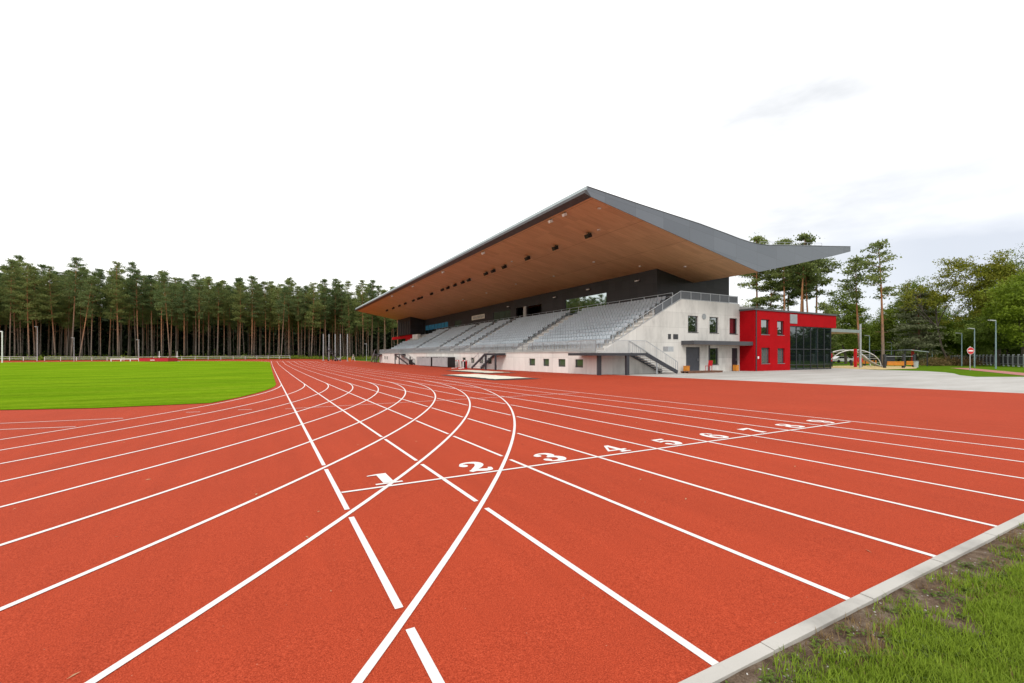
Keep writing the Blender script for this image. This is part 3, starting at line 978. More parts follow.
# glazed guard along the sloping parapet and the terrace
gp = MB(); pts = [(26.4, top(26.4)), (34.83, 6.78), (43.3, 6.78)]
xs_ = list(np.linspace(26.4, 34.83, 8)) + list(np.linspace(34.83, 43.3, 7))[1:]
for xx in xs_:
    gp.box(xx - .03, xx + .03, YE + .10, YE + .16, top(xx), top(xx) + .82)
for (a, za), (b_, zb) in zip(pts, pts[1:]):
    for h in (.06, .80):
        gp.bar((a, YE + .13, za + h), (b_, YE + .13, zb + h), .05)
grd = gp.build('guard_rail', M['galv'], gs)
gi = MB()
for (a, za), (b_, zb) in zip([(31.4, top(31.4))] + pts[1:], pts[1:]):
    gi.prism_y([(a, za + .1), (b_, zb + .1), (b_, zb + .75), (a, za + .75)], YE + .125, YE + .135)
gi.build('infill', M['rail_panel'], grd)

# aisle steps and handrails
AISLE = [(30.75, 32.0), (45.7, 47.9), (62.7, 64.5), (69.1, 70.9), (76.7, 78.5), (91.2, 93.0)]
for a, b_ in AISLE:
    s_ = MB()
    for i in range(NR):
        xx = 26.2 + i * tread; zz = ZD + i * rise
        s_.box(xx - tread * .5, xx - .002, a, b_, zz + .002, zz + rise * .5)
        s_.box(xx - .02, xx + .06, a - .002, b_ + .002, zz + rise + .002, zz + rise + .02)
    al = s_.build('aisle_steps', M['concrete_white'], gs)
    if a > 50:
        hr = MB()
        hr.bar((26.2, a + .05, ZD + 1.0), (XT, a + .05, ZT + .9), .045)
        for i in range(0, NR, 2):
            xx = 26.2 + i * tread; hr.bar((xx, a + .05, ZD + i * rise), (xx, a + .05, ZD + i * rise + 1.0), .04)
        hr.build('handrail', M['fence_pale'], al)

# lettering panel on the rear wall
sg = MB(); sg.box(XB - .08, XB - .004, 77.26, 83.3, 8.3, 9.15); sgn = sg.build('sign_panel', M['offwhite'], gs)
lt = MB()
yy = 82.6
for i, wdt in enumerate((.5, .45, .5, .5, .35, .55, .45, .5)):
    lt.box(XB - .1, XB - .082, yy - wdt, yy - wdt + .13, 8.5, 8.95); lt.box(XB - .1, XB - .082, yy - .13, yy, 8.5, 8.95)
    lt.box(XB - .1, XB - .082, yy - wdt + .13, yy - .13, 8.5 + .36 * (i % 2), 8.59 + .36 * (i % 2)); yy -= wdt + .18
lt.build('lettering', M['vent'], sgn)


# steel stairs between walkway and track
def steel_stair(y0, y1, y2, x0=23.25, x1=24.62, rail=True):
    """landing between y0 and y1 at walkway level, flight running along the wall from y1 to y2"""
    s_ = MB(); z1 = ZD - .06
    s_.box(x0, x1, min(y0, y1), max(y0, y1), z1 - .22, z1); top_ = s_.build('staircase', M['steel_dark'], gs)
    zb = gz(x0, y2)
    f = MB()
    for xx in (x0, x1 - .08):
        f.bar((xx + .04, y1, z1 - .12), (xx + .04, y2, zb + .10), .07, .28)
    n = 9
    f.build('stringers', M['steel_dark'], top_)
    for i in range(n):
        k = (i + .6) / n; yc = y1 + (y2 - y1) * k; zc = z1 + (zb - z1) * k
        t = MB(); t.box(x0 + .09, x1 - .09, yc - .14, yc + .14, zc - .02, zc + .02); t.build('tread', M['galv'], top_)
    for yy in (y0, y1):
        yy += .1 * (1 if yy < (y0 + y1) / 2 else -1)
        p_ = MB(); p_.box(x0 + .02, x0 + .2, yy - .09, yy + .09, gz(x0, yy) - .1, z1 - .222); p_.build('post', M['steel_dark'], top_)
    r_ = MB()
    for xx in (x0 + .03, x1 - .03):
        r_.bar((xx, y0, z1 + 1.0), (xx, y1, z1 + 1.0), .045); r_.bar((xx, y1, z1 + 1.0), (xx, y2, zb + 1.0), .045)
        for i in range(12):
            k = i / 11; yc = y1 + (y2 - y1) * k; r_.bar((xx, yc, z1 + (zb - z1) * k), (xx, yc, z1 + (zb - z1) * k + 1.0), .022 if i % 5 else .045)
    r_.build('handrail', M['galv'], top_)


steel_stair(47.3, 50.2, 54.3)
steel_stair(y_at(402.5, 24.), y_at(398, 24.), y_at(409, 24.) - 2)
steel_stair(113.0, 115.4, 119.5)

# corner stair: landing round the building corner, flight along the end wall
XS0, XS1 = 23.3, 28.3
s_ = MB(); z1 = ZD - .06
s_.box(XS0, XW - .065, YE - 1.95, YE + 2.4, z1 - .22, z1); s_.box(XW - .06, XS1, YE - 1.95, YE - .005, z1 - .22, z1)
cs = s_.build('staircase', M['steel_dark'], gs)
f = MB(); xe_, zb = 32.1, gz(32, 29)
for yy in (YE - 1.91, YE - .10):
    f.bar((XS1, yy, z1 - .10), (xe_, yy, zb + .12), .08, .32)
f.build('stringers', M['steel_dark'], cs)
for i in range(10):
    k = (i + .6) / 10; xx = XS1 + (xe_ - XS1) * k; zz = z1 + (zb - z1) * k
    t = MB(); t.box(xx - .16, xx + .16, YE - 1.86, YE - .15, zz - .02, zz + .025); t.build('tread', M['concrete_white'], cs)
for xx, yy in ((24.0, YE - 1.0), (26.3, YE - 1.8)):
    p_ = MB(); p_.box(xx - .15, xx + .15, yy - .11, yy + .11, gz(xx, yy) - .1, z1 - .222); p_.build('post', M['steel_dark'], cs)
pb = MB(); pb.bar((29.6, YE - 1.88, zb), (29.6, YE - 1.88, .85), .09); pb.build('prop', M['galv'], cs)
r_ = MB()
for yy, x_s in ((YE - 1.92, XS0 + .05), (YE - .06, XS1 - .2)):
    r_.bar((x_s, yy, z1 + 1.05), (XS1, yy, z1 + 1.05), .045); r_.bar((XS1, yy, z1 + 1.05), (xe_, yy, zb + 1.05), .045)
    r_.bar((xe_, yy, zb), (xe_, yy, zb + 1.05), .045)
    for i in range(1, 16):
        k = i / 16; xx = XS1 + (xe_ - XS1) * k; zz = z1 + (zb - z1) * k
        r_.bar((xx, yy, zz), (xx, yy, zz + 1.05), .045 if i % 5 == 0 else .02)
    xx = x_s
    while xx < XS1 - .05:
        r_.bar((xx, yy, z1), (xx, yy, z1 + 1.05), .02); xx += .13
r_.bar((XS0 + .05, YE - 1.92, z1 + 1.05), (XS0 + .05, YE + 2.4, z1 + 1.05), .045)
for yy in np.arange(YE - 1.8, YE + 2.4, .13):
    r_.bar((XS0 + .05, yy, z1), (XS0 + .05, yy, z1 + 1.05), .02)
r_.build('handrail', M['galv'], cs)

# ------------------------------------------------------------------ seats
def seat_mb():
    s_ = MB()
    prof = [(.00, .40), (-.02, .44), (-.22, .455), (-.24, .43), (-.21, .41), (-.03, .40)]       # pan (x towards the field is negative)
    s_.prism_y([(x_, z_ - .02) for x_, z_ in prof], -.205, .205)
    back = [(.03, .47), (.06, .47), (.12, .76), (.11, .79), (.08, .78), (.02, .52)]
    s_.prism_y(back, -.21, .21)
    s_.box(-.10, .04, -.03, .03, .0, .38)
    return s_


sb = seat_mb()
seatpos = []
for i in range(NR):
    x_ = 26.2 + i * tread + tread * .62; z_ = ZD + (i + 1) * rise
    yend = 115.2 if i < 6 else 103.0 - (i - 6) * .4
    y_ = 32.25
    while y_ < yend:
        if not any(a - .2 < y_ < b_ + .2 for a, b_ in AISLE):
            seatpos.append((x_, y_, z_))
        y_ += .5
seatpos.sort(key=lambda q: q[0] * SN + q[1] * CS)
first = None
for q in seatpos[:300]:
    if first is None:
        o = sb.build('stadium_seat', M['seat'])
        first = o
    else:
        o = first.copy(); COL.objects.link(o)
    o.location = q
    tag(o, 'grey plastic stadium seat bolted to a concrete step near the nearest end of the stand', 'seat', 'nearest seats of the grandstand')
SV = np.array(sb.v); nv = len(SV)
V = np.concatenate([SV + np.array(q) for q in seatpos[300:]])
me = bpy.data.meshes.new('stadium_seats')
fs = []
for k in range(len(seatpos) - 300):
    fs.extend([tuple(i + k * nv for i in f_) for f_ in sb.f])
me.from_pydata(V.tolist(), [], fs); me.materials.append(M['seat'])
o = bpy.data.objects.new('stadium_seats', me); COL.objects.link(o); tag(o, 'remaining rows of grey plastic seats towards the far end of the stand', 'seats', None, 'stuff')

# ------------------------------------------------------------------ lamps on the soffit
def spot(name, x, y, col, label, grp, s=1., cat='floodlight'):
    zc = sof(x)
    r_ = empty(name, (x, y, zc - .01), label, cat, grp)
    b_ = MB(); b_.bar((x, y, zc - .01), (x, y, zc - .16 * s), .06 * s); b_.build('bracket', M['black'], r_)
    h = MB(); h.obox((x - .06 * s, y, zc - .32 * s), (.24 * s, 0, .10 * s), (0, .24 * s, 0), (-.07 * s, 0, .17 * s))
    hs = h.build('housing', M[col], r_)
    l_ = MB(); l_.obox((x - .06 * s + .073 * s, y, zc - .32 * s - .177 * s), (.20 * s, 0, .083 * s), (0, .20 * s, 0), (-.003, 0, .007)); l_.build('lens', M['lens'] if col != 'black' else M['glass_dark'], hs)
    return r_


pr = None
for i, yy in enumerate((32.64, 37.98, 43.5, 49.11, 52.22, 54.44, 60.23, 62.56, 65.72, 68.87, 71.46, 77.12, 83.06, 85.03, 88.44, 94.45, 99.35, 104.97, 111.29)):
    lab = 'black box loudspeaker or floodlight hung in the long row along the middle of the wooden soffit'
    if pr is None:
        pr = spot('soffit_floodlight', 25.45, yy, 'black', lab, 'black lamps in a row under the wooden soffit', .95); o = pr
    else:
        o = copy_tree(pr); o.location = (25.45, yy, sof(25.45) - .01)
    if i == 0:
        o['label'] = 'black boxy lamp of the soffit row nearest the grey gable face'
    elif i == 18:
        o['label'] = 'black boxy lamp at the far end of the soffit row, closest to the pine wood'
    else:
        o['label'] = 'black boxy lamp hung inside the long row under the wooden soffit'
pr = None
for i, yy in enumerate((30.85, 32.95, 46.94, 60.44, 75.38, 90.11)):
    if pr is None:
        pr = spot('eave_lamp', 21.6, yy, 'white', '', 'white lamps along the front eave', .6, 'lamp'); o = pr
    else:
        o = copy_tree(pr); o.location = (21.6, yy, sof(21.6) - .01)
    o['label'] = ['pale round-faced lamp under the eave, first from the roof corner', 'pale lamp under the eave, second from the roof corner', 'pale lamp under the eave, third from the roof corner', 'pale lamp under the eave, fourth from the roof corner', 'pale lamp under the eave, fifth from the roof corner', 'pale lamp under the eave, sixth and farthest from the roof corner'][i]
pr = None
DL = [(22.82, 27.93), (30.73, 38.55), (31.43, 47.29), (30.73, 55.86), (25.48, 31.3), (25.3, 47.0), (34.28, 35.35), (36.66, 31.59), (30.9, 66.), (30.9, 76.)]
for i, (xx, yy) in enumerate(DL):
    if pr is None:
        pr = empty('downlight', (xx, yy, sof(xx) - .007), '', 'downlight', 'small downlights set in the wooden soffit')
        b_ = MB(); b_.tube([(xx, yy, sof(xx) - .012), (xx, yy, sof(xx) - .11)], .13, 14); b_.build('housing', M['white'], pr)
        b_ = MB(); b_.tube([(xx, yy, sof(xx) - .112), (xx, yy, sof(xx) - .122)], .10, 14); b_.build('lens', M['lens'], pr); o = pr
    else:
        o = copy_tree(pr); o.location = (xx, yy, sof(xx) - .007)
    o['label'] = 'small white downlight set in the wooden soffit of the roof'
pr = None
for i, (yy, zz) in enumerate(((37.2, 9.6), (45.8, 9.75), (53.4, 9.6), (67.5, 9.6))):
    if pr is None:
        pr = empty('wall_lamp', (XB, yy, zz), '', 'lamp', 'lamps on the dark rear wall of the stand')
        b_ = MB(); b_.box(XB - .10, XB - .003, yy - .10, yy + .10, zz - .06, zz + .06); b_.build('bracket', M['black'], pr)
        b_ = MB(); b_.obox((XB - .22, yy, zz - .02), (.13, 0, .03), (0, .22, 0), (-.015, 0, .06)); b_.build('lamp_head', M['white'], pr); o = pr
    else:
        o = copy_tree(pr); o.location = (XB, yy, zz)
    o['label'] = 'white wall lamp on dark cladding above ' + ['the steps near the stand corner', 'the wide reflecting window', 'the dark doorway near the window', 'the greenish window beyond the doorway'][i]

# ------------------------------------------------------------------ red annex
YA = 28.75
ax = empty('red_annex', (51, 32, 0), 'two storey red clad annex with a tall dark glass front beside the concrete stand', 'building')
AW = [(44.55, 45.95, 3.55, 5.12), (47.3, 48.5, 3.55, 5.05), (44.6, 46.0, .55, 2.2), (47.35, 48.6, .55, 2.15)]
GX0, GX1, GZ1 = 49.6, 57.9, 4.6
aw = MB()
cuts = sorted({43.46, GX0, *[q for e in AW for q in e[:2]]})
for a, b_ in zip(cuts, cuts[1:]):
    mid = (a + b_) / 2; z = -.8
    for h0, h1 in sorted((e[2], e[3]) for e in AW if e[0] <= mid <= e[1]):
        aw.box(a, b_, YA, YA + .3, z, h0); z = h1
    aw.box(a, b_, YA, YA + .3, z, 6.02)
aw.box(GX0, 58.8, YA, YA + .3, GZ1, 6.02); aw.box(43.46, 43.76, YA + .3, 36., -.8, 6.02); aw.box(58.5, 58.8, YA + .3, 44., GZ1, 6.02)
aw.box(43.76, 58.5, 43.7, 44., -.8, 6.02)
aw.build('wall', M['red'], ax)
rfm = MB(); rfm.box(43.36, 58.9, YA - .10, 44.1, 6.022, 6.20); rfm.build('roof', M['roof_dark'], ax)
for a, b_, z0, z1 in AW:
    t = .08; f = MB()
    f.box(a, b_, YA + .14, YA + .24, z0, z0 + t); f.box(a, b_, YA + .14, YA + .24, z1 - t, z1); f.box(a, a + t, YA + .14, YA + .24, z0 + t, z1 - t); f.box(b_ - t, b_, YA + .14, YA + .24, z0 + t, z1 - t)
    w = f.build('window', M['frame'], ax)
    g = MB(); g.box(a + t, b_ - t, YA + .18, YA + .20, z0 + t, z1 - t); g.build('pane', M['glass_window'] if z0 > 3 else M['glass_rail'], w)
    s_ = MB(); s_.box(a - .03, b_ + .03, YA - .04, YA + .13, z0 - .04, z0 - .002); s_.build('sill', M['vent'], w)
cw = MB()
for i in range(7):
    xx = GX0 + (GX1 - GX0) * i / 6; cw.box(xx - .035, xx + .035, YA + .10, YA + .22, -.3, GZ1 - .002)
for z in (-.15, .35, 2.05, 4.5):
    cw.box(GX0, GX1, YA + .11, YA + .21, z, z + .07)
for i in range(4):
    yy = YA + .16 + 2.4 * i; cw.box(GX1 - .06, GX1 + .06, yy - .06, yy + .06, -.3, GZ1 - .002)
for z in (-.15, .35, 2.05, 4.5):
    cw.box(GX1 - .05, GX1 + .05, YA + .22, YA + 9, z, z + .07)
cwo = cw.build('glass_front', M['frame'], ax)
for i in range(6):
    a = GX0 + (GX1 - GX0) * i / 6 + .036; b_ = GX0 + (GX1 - GX0) * (i + 1) / 6 - .036
    g = MB(); g.box(a, b_, YA + .15, YA + .17, -.25, GZ1 - .01); g.build('pane', M['glass_dark'], cwo)
g = MB(); g.box(GX1 - .01, GX1 + .01, YA + .23, YA + 9, -.25, GZ1 - .01); g.build('pane', M['glass_dark'], cwo)
g = MB(); g.box(50.2, 57.5, YA + 3.5, YA + 3.6, -.25, GZ1 - .05); g.build('inner_wall', M['black'], ax)
v = MB(); v.box(49.55, 50.85, YA - .05, YA - .002, 4.85, 5.85)
vo = v.build('vent', M['vent'], ax)
v = MB()
for z in np.arange(4.9, 5.8, .1):
    v.box(49.6, 50.8, YA - .065, YA - .052, z, z + .05)
v.build('louvre', M['galv'], vo)
dp = MB(); dp.tube([(43.66, YA - .06, -.25), (43.66, YA - .06, 6.0)], .055, 8); dp.build('downpipe', M['frame'], ax)
cy = MB(); cy.box(58.82, 66.4, YA + 1.0, YA + 6.5, 4.25, 4.62); cyo = cy.build('canopy', M['pale_metal'], ax)
c2 = MB(); c2.box(58.9, 66.3, YA + 1.05, YA + 6.4, 4.22, 4.247); c2.build('canopy_soffit', M['white_soffit'], cyo)
c3 = MB(); c3.tube([(66.9, 29.9, -.4), (66.9, 29.9, 5.4)], [.14, .11], 12); c3.bar((66.4, 29.9, 4.5), (66.9, 29.9, 4.5), .12); c3.build('post', M['galv'], cyo)
# rail on the annex roof
rr = MB()
for xx in np.arange(43.9, 58.6, 1.45):
    rr.bar((xx, 34, 6.2), (xx, 34, 7.25), .045)
for h in (.55, 1.03):
    rr.bar((43.9, 34, 6.2 + h), (58.5, 34, 6.2 + h), .04)
rr.build('roof_railing', M['galv'], ax)
# intercom boxes by the pipe
v = MB(); v.box(43.95, 44.15, YA - .04, YA - .002, 1.05, 1.3); v.build('intercom', M['white'], ax)

# ------------------------------------------------------------------ trees
def leafquads(cent, size, g, tone, flat=.0):
    """one small quad at every centre, random facing"""
    n = len(cent)
    nrm = g.normal(0, 1, (n, 3)); nrm[:, 2] = nrm[:, 2] * (1 - flat) + flat * 1.4
    nrm /= np.linalg.norm(nrm, axis=1)[:, None] + 1e-9
    r = g.normal(0, 1, (n, 3)); a = np.cross(nrm, r); a /= np.linalg.norm(a, axis=1)[:, None] + 1e-9
    b_ = np.cross(nrm, a)
    s = (size * g.uniform(.6, 1.4, n))[:, None]
    V = np.stack([cent + a * s, cent + b_ * s * .55, cent - a * s, cent - b_ * s * .55], 1).reshape(-1, 3)
    return V, np.arange(4 * n).reshape(-1, 4), np.repeat(tone, 4)


def pine(name, seed, h, crown_from, spread, needles, label, grp, density=1., lean=0., trunk_r=.2, leaf=.17, flatness=.42, droop=.1):
    """tall pine: bare trunk with orange upper bark, branches with needle plumes"""
    g = np.random.default_rng(seed)
    root = empty(name, (0, 0, 0), label, 'tree', grp)
    n = 10
    ph = g.uniform(0, 6.28); bend = g.uniform(.1, .45)
    def tp(t):
        return np.array([lean * h * t + bend * math.sin(t * 2.6 + ph) - bend * math.sin(ph), bend * .7 * math.cos(t * 2.1 + ph) - bend * .7 * math.cos(ph), h * t])
    T = MB(); T.tube([tp(t) - np.array([0, 0, .25 if t == 0 else 0]) for t in np.linspace(0, .97, n)], [trunk_r * (1.12 - .95 * t) for t in np.linspace(0, 1, n)], 7)
    C_ = []; TN = []
    nb = int(34 * density)
    for i in range(nb):
        t = crown_from + (1 - crown_from) * (i + g.uniform(0, 1)) / nb
        k = (t - crown_from) / (1 - crown_from)
        p0 = tp(min(t, .97)); az = g.uniform(0, 6.28)
        env = (math.sin(math.pi * min(1, .16 + .78 * k)) ** .7) * g.uniform(.55, 1.12)
        if k < .2 and g.uniform() < .35:
            env *= .45
        L = spread * env * (1 - .35 * k)
        el = g.uniform(-.15, .35) + .5 * k - droop
        d = np.array([math.cos(az) * math.cos(el), math.sin(az) * math.cos(el), math.sin(el)])
        p1 = p0 + d * L * .6; p2 = p0 + d * L + np.array([0, 0, L * .10])
        T.tube([p0, p1, p2], [trunk_r * .20 * (1.2 - k * .6), trunk_r * .12, .012], 4, False)
        nc = max(2, int(L * 1.9))
        for q in range(nc):
            f_ = .38 + .62 * (q + g.uniform(0, 1)) / nc
            c0 = p0 + (p2 - p0) * f_ + g.normal(0, .18 * L * .4, 3) * np.array([1, 1, .5])
            m_ = int(g.integers(26, 44)); sp = g.uniform(.34, .62) * (.6 + .12 * L)
            C_.append(c0 + g.normal(0, 1, (m_, 3)) * sp * np.array([1, 1, flatness])); TN.append(np.full(m_, g.uniform(0, .75)) + g.uniform(0, .25, m_))
    c0 = tp(.98)
    C_.append(c0 + g.normal(0, .4, (45, 3)) * np.array([1, 1, 1.2])); TN.append(g.uniform(.3, 1, 45))
    for _ in range(4):                                    # dead stubs on the bare trunk
        t = g.uniform(min(.3, crown_from * .5), crown_from); az = g.uniform(0, 6.28); p0 = tp(t); T.tube([p0, p0 + np.array([math.cos(az), math.sin(az), .1]) * g.uniform(.5, 1.3)], [.03, .01], 4, False)
    T.build('trunk', M['pine_bark'], root, True)
    V, Fq, tn = leafquads(np.concatenate(C_), leaf, g, np.concatenate(TN), .2)
    mesh_np('crown', V, Fq, needles, tn, root)
    return root


def broadleaf(name, seed, h, rad, base, mat, label, grp=None, nclump=165, leaf=.135, per=105, gap=.5, trunk_r=.28, squash=1.):
    """spreading tree: trunk, forking limbs and leaf clumps spread through an uneven crown"""
    g = np.random.default_rng(seed)
    root = empty(name, (0, 0, 0), label, 'tree', grp)
    T = MB(); ends = []
    def limb(p, d, L, r, lev):
        q = [p]
        for s in range(3):
            d = d + g.normal(0, .13, 3); d = d / np.linalg.norm(d); q.append(q[-1] + d * L / 3)
        T.tube(q, [r, r * .85, r * .7, r * .55], 6 if lev < 2 else 4, False)
        ends.append((q[-1], lev)); ends.append((q[2], lev))
        if lev < 3:
            for _ in range(3 if lev else 5):
                az = g.uniform(0, 6.28); tilt = g.uniform(.45, 1.0)
                side = np.cross(d, [math.cos(az), math.sin(az), .3]); side /= np.linalg.norm(side)
                nd_ = d * math.cos(tilt) + side * math.sin(tilt); nd_[2] += .12; nd_ /= np.linalg.norm(nd_)
                limb(q[-1 if g.uniform() < .5 else 2], nd_, L * g.uniform(.42, .6), r * .5, lev + 1)
    limb(np.array([0, 0, -.2]), np.array([0, 0, 1.]), base + (h - base) * .30, trunk_r, 0)
    T.build('trunk', M['leaf_bark'], root, True)
    C_ = []; TN = []
    cz = (h + base) / 2; hz_ = (h - base) / 2
    lob = [(g.uniform(0, 6.28), g.uniform(-.6, .9), g.uniform(.75, 1.18)) for _ in range(9)]
    for i in range(nclump):
        u = g.normal(0, 1, 3); u /= np.linalg.norm(u)
        rr_ = g.uniform(.25, 1) ** .5
        az = math.atan2(u[1], u[0])
        f_ = 1.0
        for la, lz, ls in lob:
            dd = math.cos(az - la) * .7 + (1 - abs(u[2] - lz)) * .5
            if dd > .75:
                f_ *= ls
        f_ = min(1.25, max(.6, f_))
        taper = 1 - .25 * max(0, u[2])
        c0 = np.array([u[0] * rad * taper, u[1] * rad * taper, u[2] * hz_ * squash]) * rr_ * f_ + np.array([0, 0, cz])
        if c0[2] < base * .8:
            continue
        m_ = int(per * g.uniform(.5, 1.4)); sp = g.uniform(.35, .75) * rad / 5.2
        C_.append(c0 + np.clip(g.normal(0, 1, (m_, 3)), -1.7, 1.7) * sp * np.array([1.15, 1.15, .6])); TN.append(np.full(m_, g.uniform(0, .7)) + g.uniform(0, .3, m_))
    for e, lev in ends:
        if lev >= 2 and g.uniform() < .8:
            m_ = int(per * .5); C_.append(e + np.clip(g.normal(0, 1, (m_, 3)), -1.6, 1.6) * .36 * rad / 5); TN.append(g.uniform(0, 1, m_))
    V, Fq, tn = leafquads(np.concatenate(C_), leaf, g, np.concatenate(TN), .25)
    mesh_np('crown', V, Fq, mat, tn, root)
    return root


def put(o, x, y, s=1., rz=0., lean=(0, 0), sz=None):
    o.location = (x, y, gz(x, y) - .05); o.rotation_euler = (lean[0], lean[1], rz); o.scale = (s, s, sz or s)
    return o


GP = 'pines of the wood beyond the athletics field'
LP = 'tall pine with a bare reddish trunk in the wood beyond the running track'
protos = []
specs = [(27, .48, 3.7, 0, .175), (26, .54, 3.4, 0, .15), (28, .42, 4.0, 0, .19), (25, .52, 3.2, .012, .145), (26.5, .46, 3.6, -.01, .16), (24.5, .40, 3.6, 0, .155), (27.5, .56, 3.5, .02, .17), (25.5, .48, 3.1, 0, .13), (27, .38, 4.1, 0, .18)]
for i, (h, cf, sp, ln, tr) in enumerate(specs):
    protos.append(pine('pine_tree', 100 + i, h, cf, sp, M['needles'] if i % 3 else M['needles_dark'], LP, GP, 1.75, ln, tr, .14, .40, .0))
used = [False] * len(protos)
fp = []
tries = 0
r2 = random.Random(21)
while len(fp) < 245 and tries < 40000:
    tries += 1
    x = r2.uniform(-112, 46)
    yb = 174.5 + r2.uniform(0, 1) ** 1.6 * 42
    if yb < 178 and r2.random() < .35:
        yb = 174.5 + r2.random() * 2.5
    md = 3.7 if yb < 181 else 2.9
    if all((x - a) ** 2 + (yb - b_) ** 2 > md * md for a, b_ in fp):
        fp.append((x, yb))
for i, (x, yb) in enumerate(fp):
    k = r2.randrange(len(protos))
    o = protos[k] if not used[k] else copy_tree(protos[k]); used[k] = True
    put(o, x, yb, r2.uniform(.92, 1.12), r2.uniform(0, 6.28), (r2.gauss(0, .014), r2.gauss(0, .016)), r2.uniform(.93, 1.11))
# a few strongly leaning trunks in the front row
for u, lx, lab in ((79, -.16, 'strongly leaning pine crossing upright trunks at the wood edge, left of the red crash mat'), (281, -.10, 'leaning pine at the wood edge behind the straight running lanes'), (170, .09, 'bright orange-trunked pine leaning over the red crash mat')):
    x, y, z = polar(u, 150 if u > 200 else 127)
    o = copy_tree(protos[3]); put(o, x, y, .98, 1., (0, -lx)); o['label'] = lab

# dark understory closing the wood behind the trunks (nobody could count its leaves)
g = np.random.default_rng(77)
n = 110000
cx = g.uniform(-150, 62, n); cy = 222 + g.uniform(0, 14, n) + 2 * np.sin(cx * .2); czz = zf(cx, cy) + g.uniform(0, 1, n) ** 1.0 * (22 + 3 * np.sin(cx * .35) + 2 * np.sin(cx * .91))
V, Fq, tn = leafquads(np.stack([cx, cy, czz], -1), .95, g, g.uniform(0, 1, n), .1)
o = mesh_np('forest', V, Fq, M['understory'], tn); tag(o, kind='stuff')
n = 22000
cx = g.uniform(-130, 45, n); cy = 169.4 + 30 * g.uniform(0, 1, n) ** 2.2; hh = .45 + .75 * (hash_noise(cx, cy, .35) > .2) * g.uniform(0, 1, n)
czz = zf(cx, cy) + g.uniform(0, 1, n) * hh
V, Fq, tn = leafquads(np.stack([cx, cy, czz], -1), .22, g, g.uniform(0, 1, n), .2)
o = mesh_np('undergrowth', V, Fq, M['leaf_green'], tn); tag(o, kind='stuff')
n = 6500
cx = g.uniform(-130, 45, n); cy = g.uniform(184, 222, n); hh = .6 + 2.6 * (hash_noise(cx, cy, .25) > .3) * g.uniform(0, 1, n)
czz = zf(cx, cy) + g.uniform(0, 1, n) * hh
V, Fq, tn = leafquads(np.stack([cx, cy, czz], -1), .3, g, g.uniform(0, 1, n), .2)
o = mesh_np('bushes', V, Fq, M['leaf_dark'], tn); tag(o, kind='stuff')

# pines behind the annex
BG = 'pines behind the red annex'
bp = [(757.5, 92, 1.00, 236), (763, 95, .93, 300), (769.5, 91, 1.0, 275), (784, 88, 1.0, 240), (789, 93, .95, 265), (799.5, 84, 1.05, 234), (803, 90, 1., 250), (810, 88, .98, 255), (815.5, 92, .96, 252)]
kinds = [pine('pine_tree', 301, 25, .60, 4.4, M['needles'], '', BG, 1.2, 0, .27, .19), pine('pine_tree', 302, 24, .66, 3.8, M['needles'], '', BG, 1.1, .01, .24, .19)]
labs = ['thin pine trunk left of the group behind the red annex, under the roof valley', 'second thin pine left in the group behind the red annex', 'pine with open crown just right of the roof valley, behind the annex', 'pine with twin-looking trunk behind the annex roof above the vent', 'slim pine close behind its twin above the annex vent', 'thickest pine whose crown rises above the roof tip', 'pine crowded behind the thickest one under the roof tip', 'pine on the right side of the dense crowns under the roof tip', 'rightmost pine of the dense group under the roof tip']
for i, (u, d, s, vt) in enumerate(bp):
    o = kinds[i % 2] if i < 2 else copy_tree(kinds[i % 2])
    x, y, z = polar(u, d); hh = H + (HZ - vt) / F * d - z
    put(o, x, y, s, i * 1.1, (0, 0), hh / (25 if i % 2 == 0 else 24)); o['label'] = labs[i]
for i, (u, d, h_, lab) in enumerate(((743, 82, 10.6, 'small sparse pine showing over the left end of the annex roof'), (779, 84, 9.2, 'small young pine behind the annex roof railing, left of the vent'), (823, 80, 10.8, 'small sparse pine behind the right end of the annex roof'), (830, 84, 9.6, 'young pine beside the annex corner behind its roof edge'))):
    o = pine('young_pine', 330 + i, h_, .35, 2.1, M['needles'], lab, None, .8, 0, .1, .16); x, y, z = polar(u, d); put(o, x, y)
# two free-standing pines on the right
o = pine('tall_pine', 351, 15.4, .60, 2.6, M['needles'], 'free-standing pine with reddish trunk leaning slightly left beside the canopy post', None, .85, -.06, .16, .15); x, y, z = polar(861.5, 64); put(o, x, y, 1, -.49)
o = pine('tall_pine', 362, 16.7, .55, 2.8, M['needles'], 'tallest free-standing pine with a bare brown trunk in front of the playground', None, .85, 0, .19, .15); x, y, z = polar(883, 61); put(o, x, y, 1, 0, (-.02, -.055))

# broadleaved trees on the right
def bl(u, d, top_v, rad, base, mat, seed, lab, grp=None, **k):
    x, y, z = polar(u, d); h_ = H + (HZ - top_v) / F * d - z
    o = broadleaf('broadleaf_tree', seed, h_, rad, base, mat, lab, grp, **k); put(o, x, y, 1, seed * .7); return o


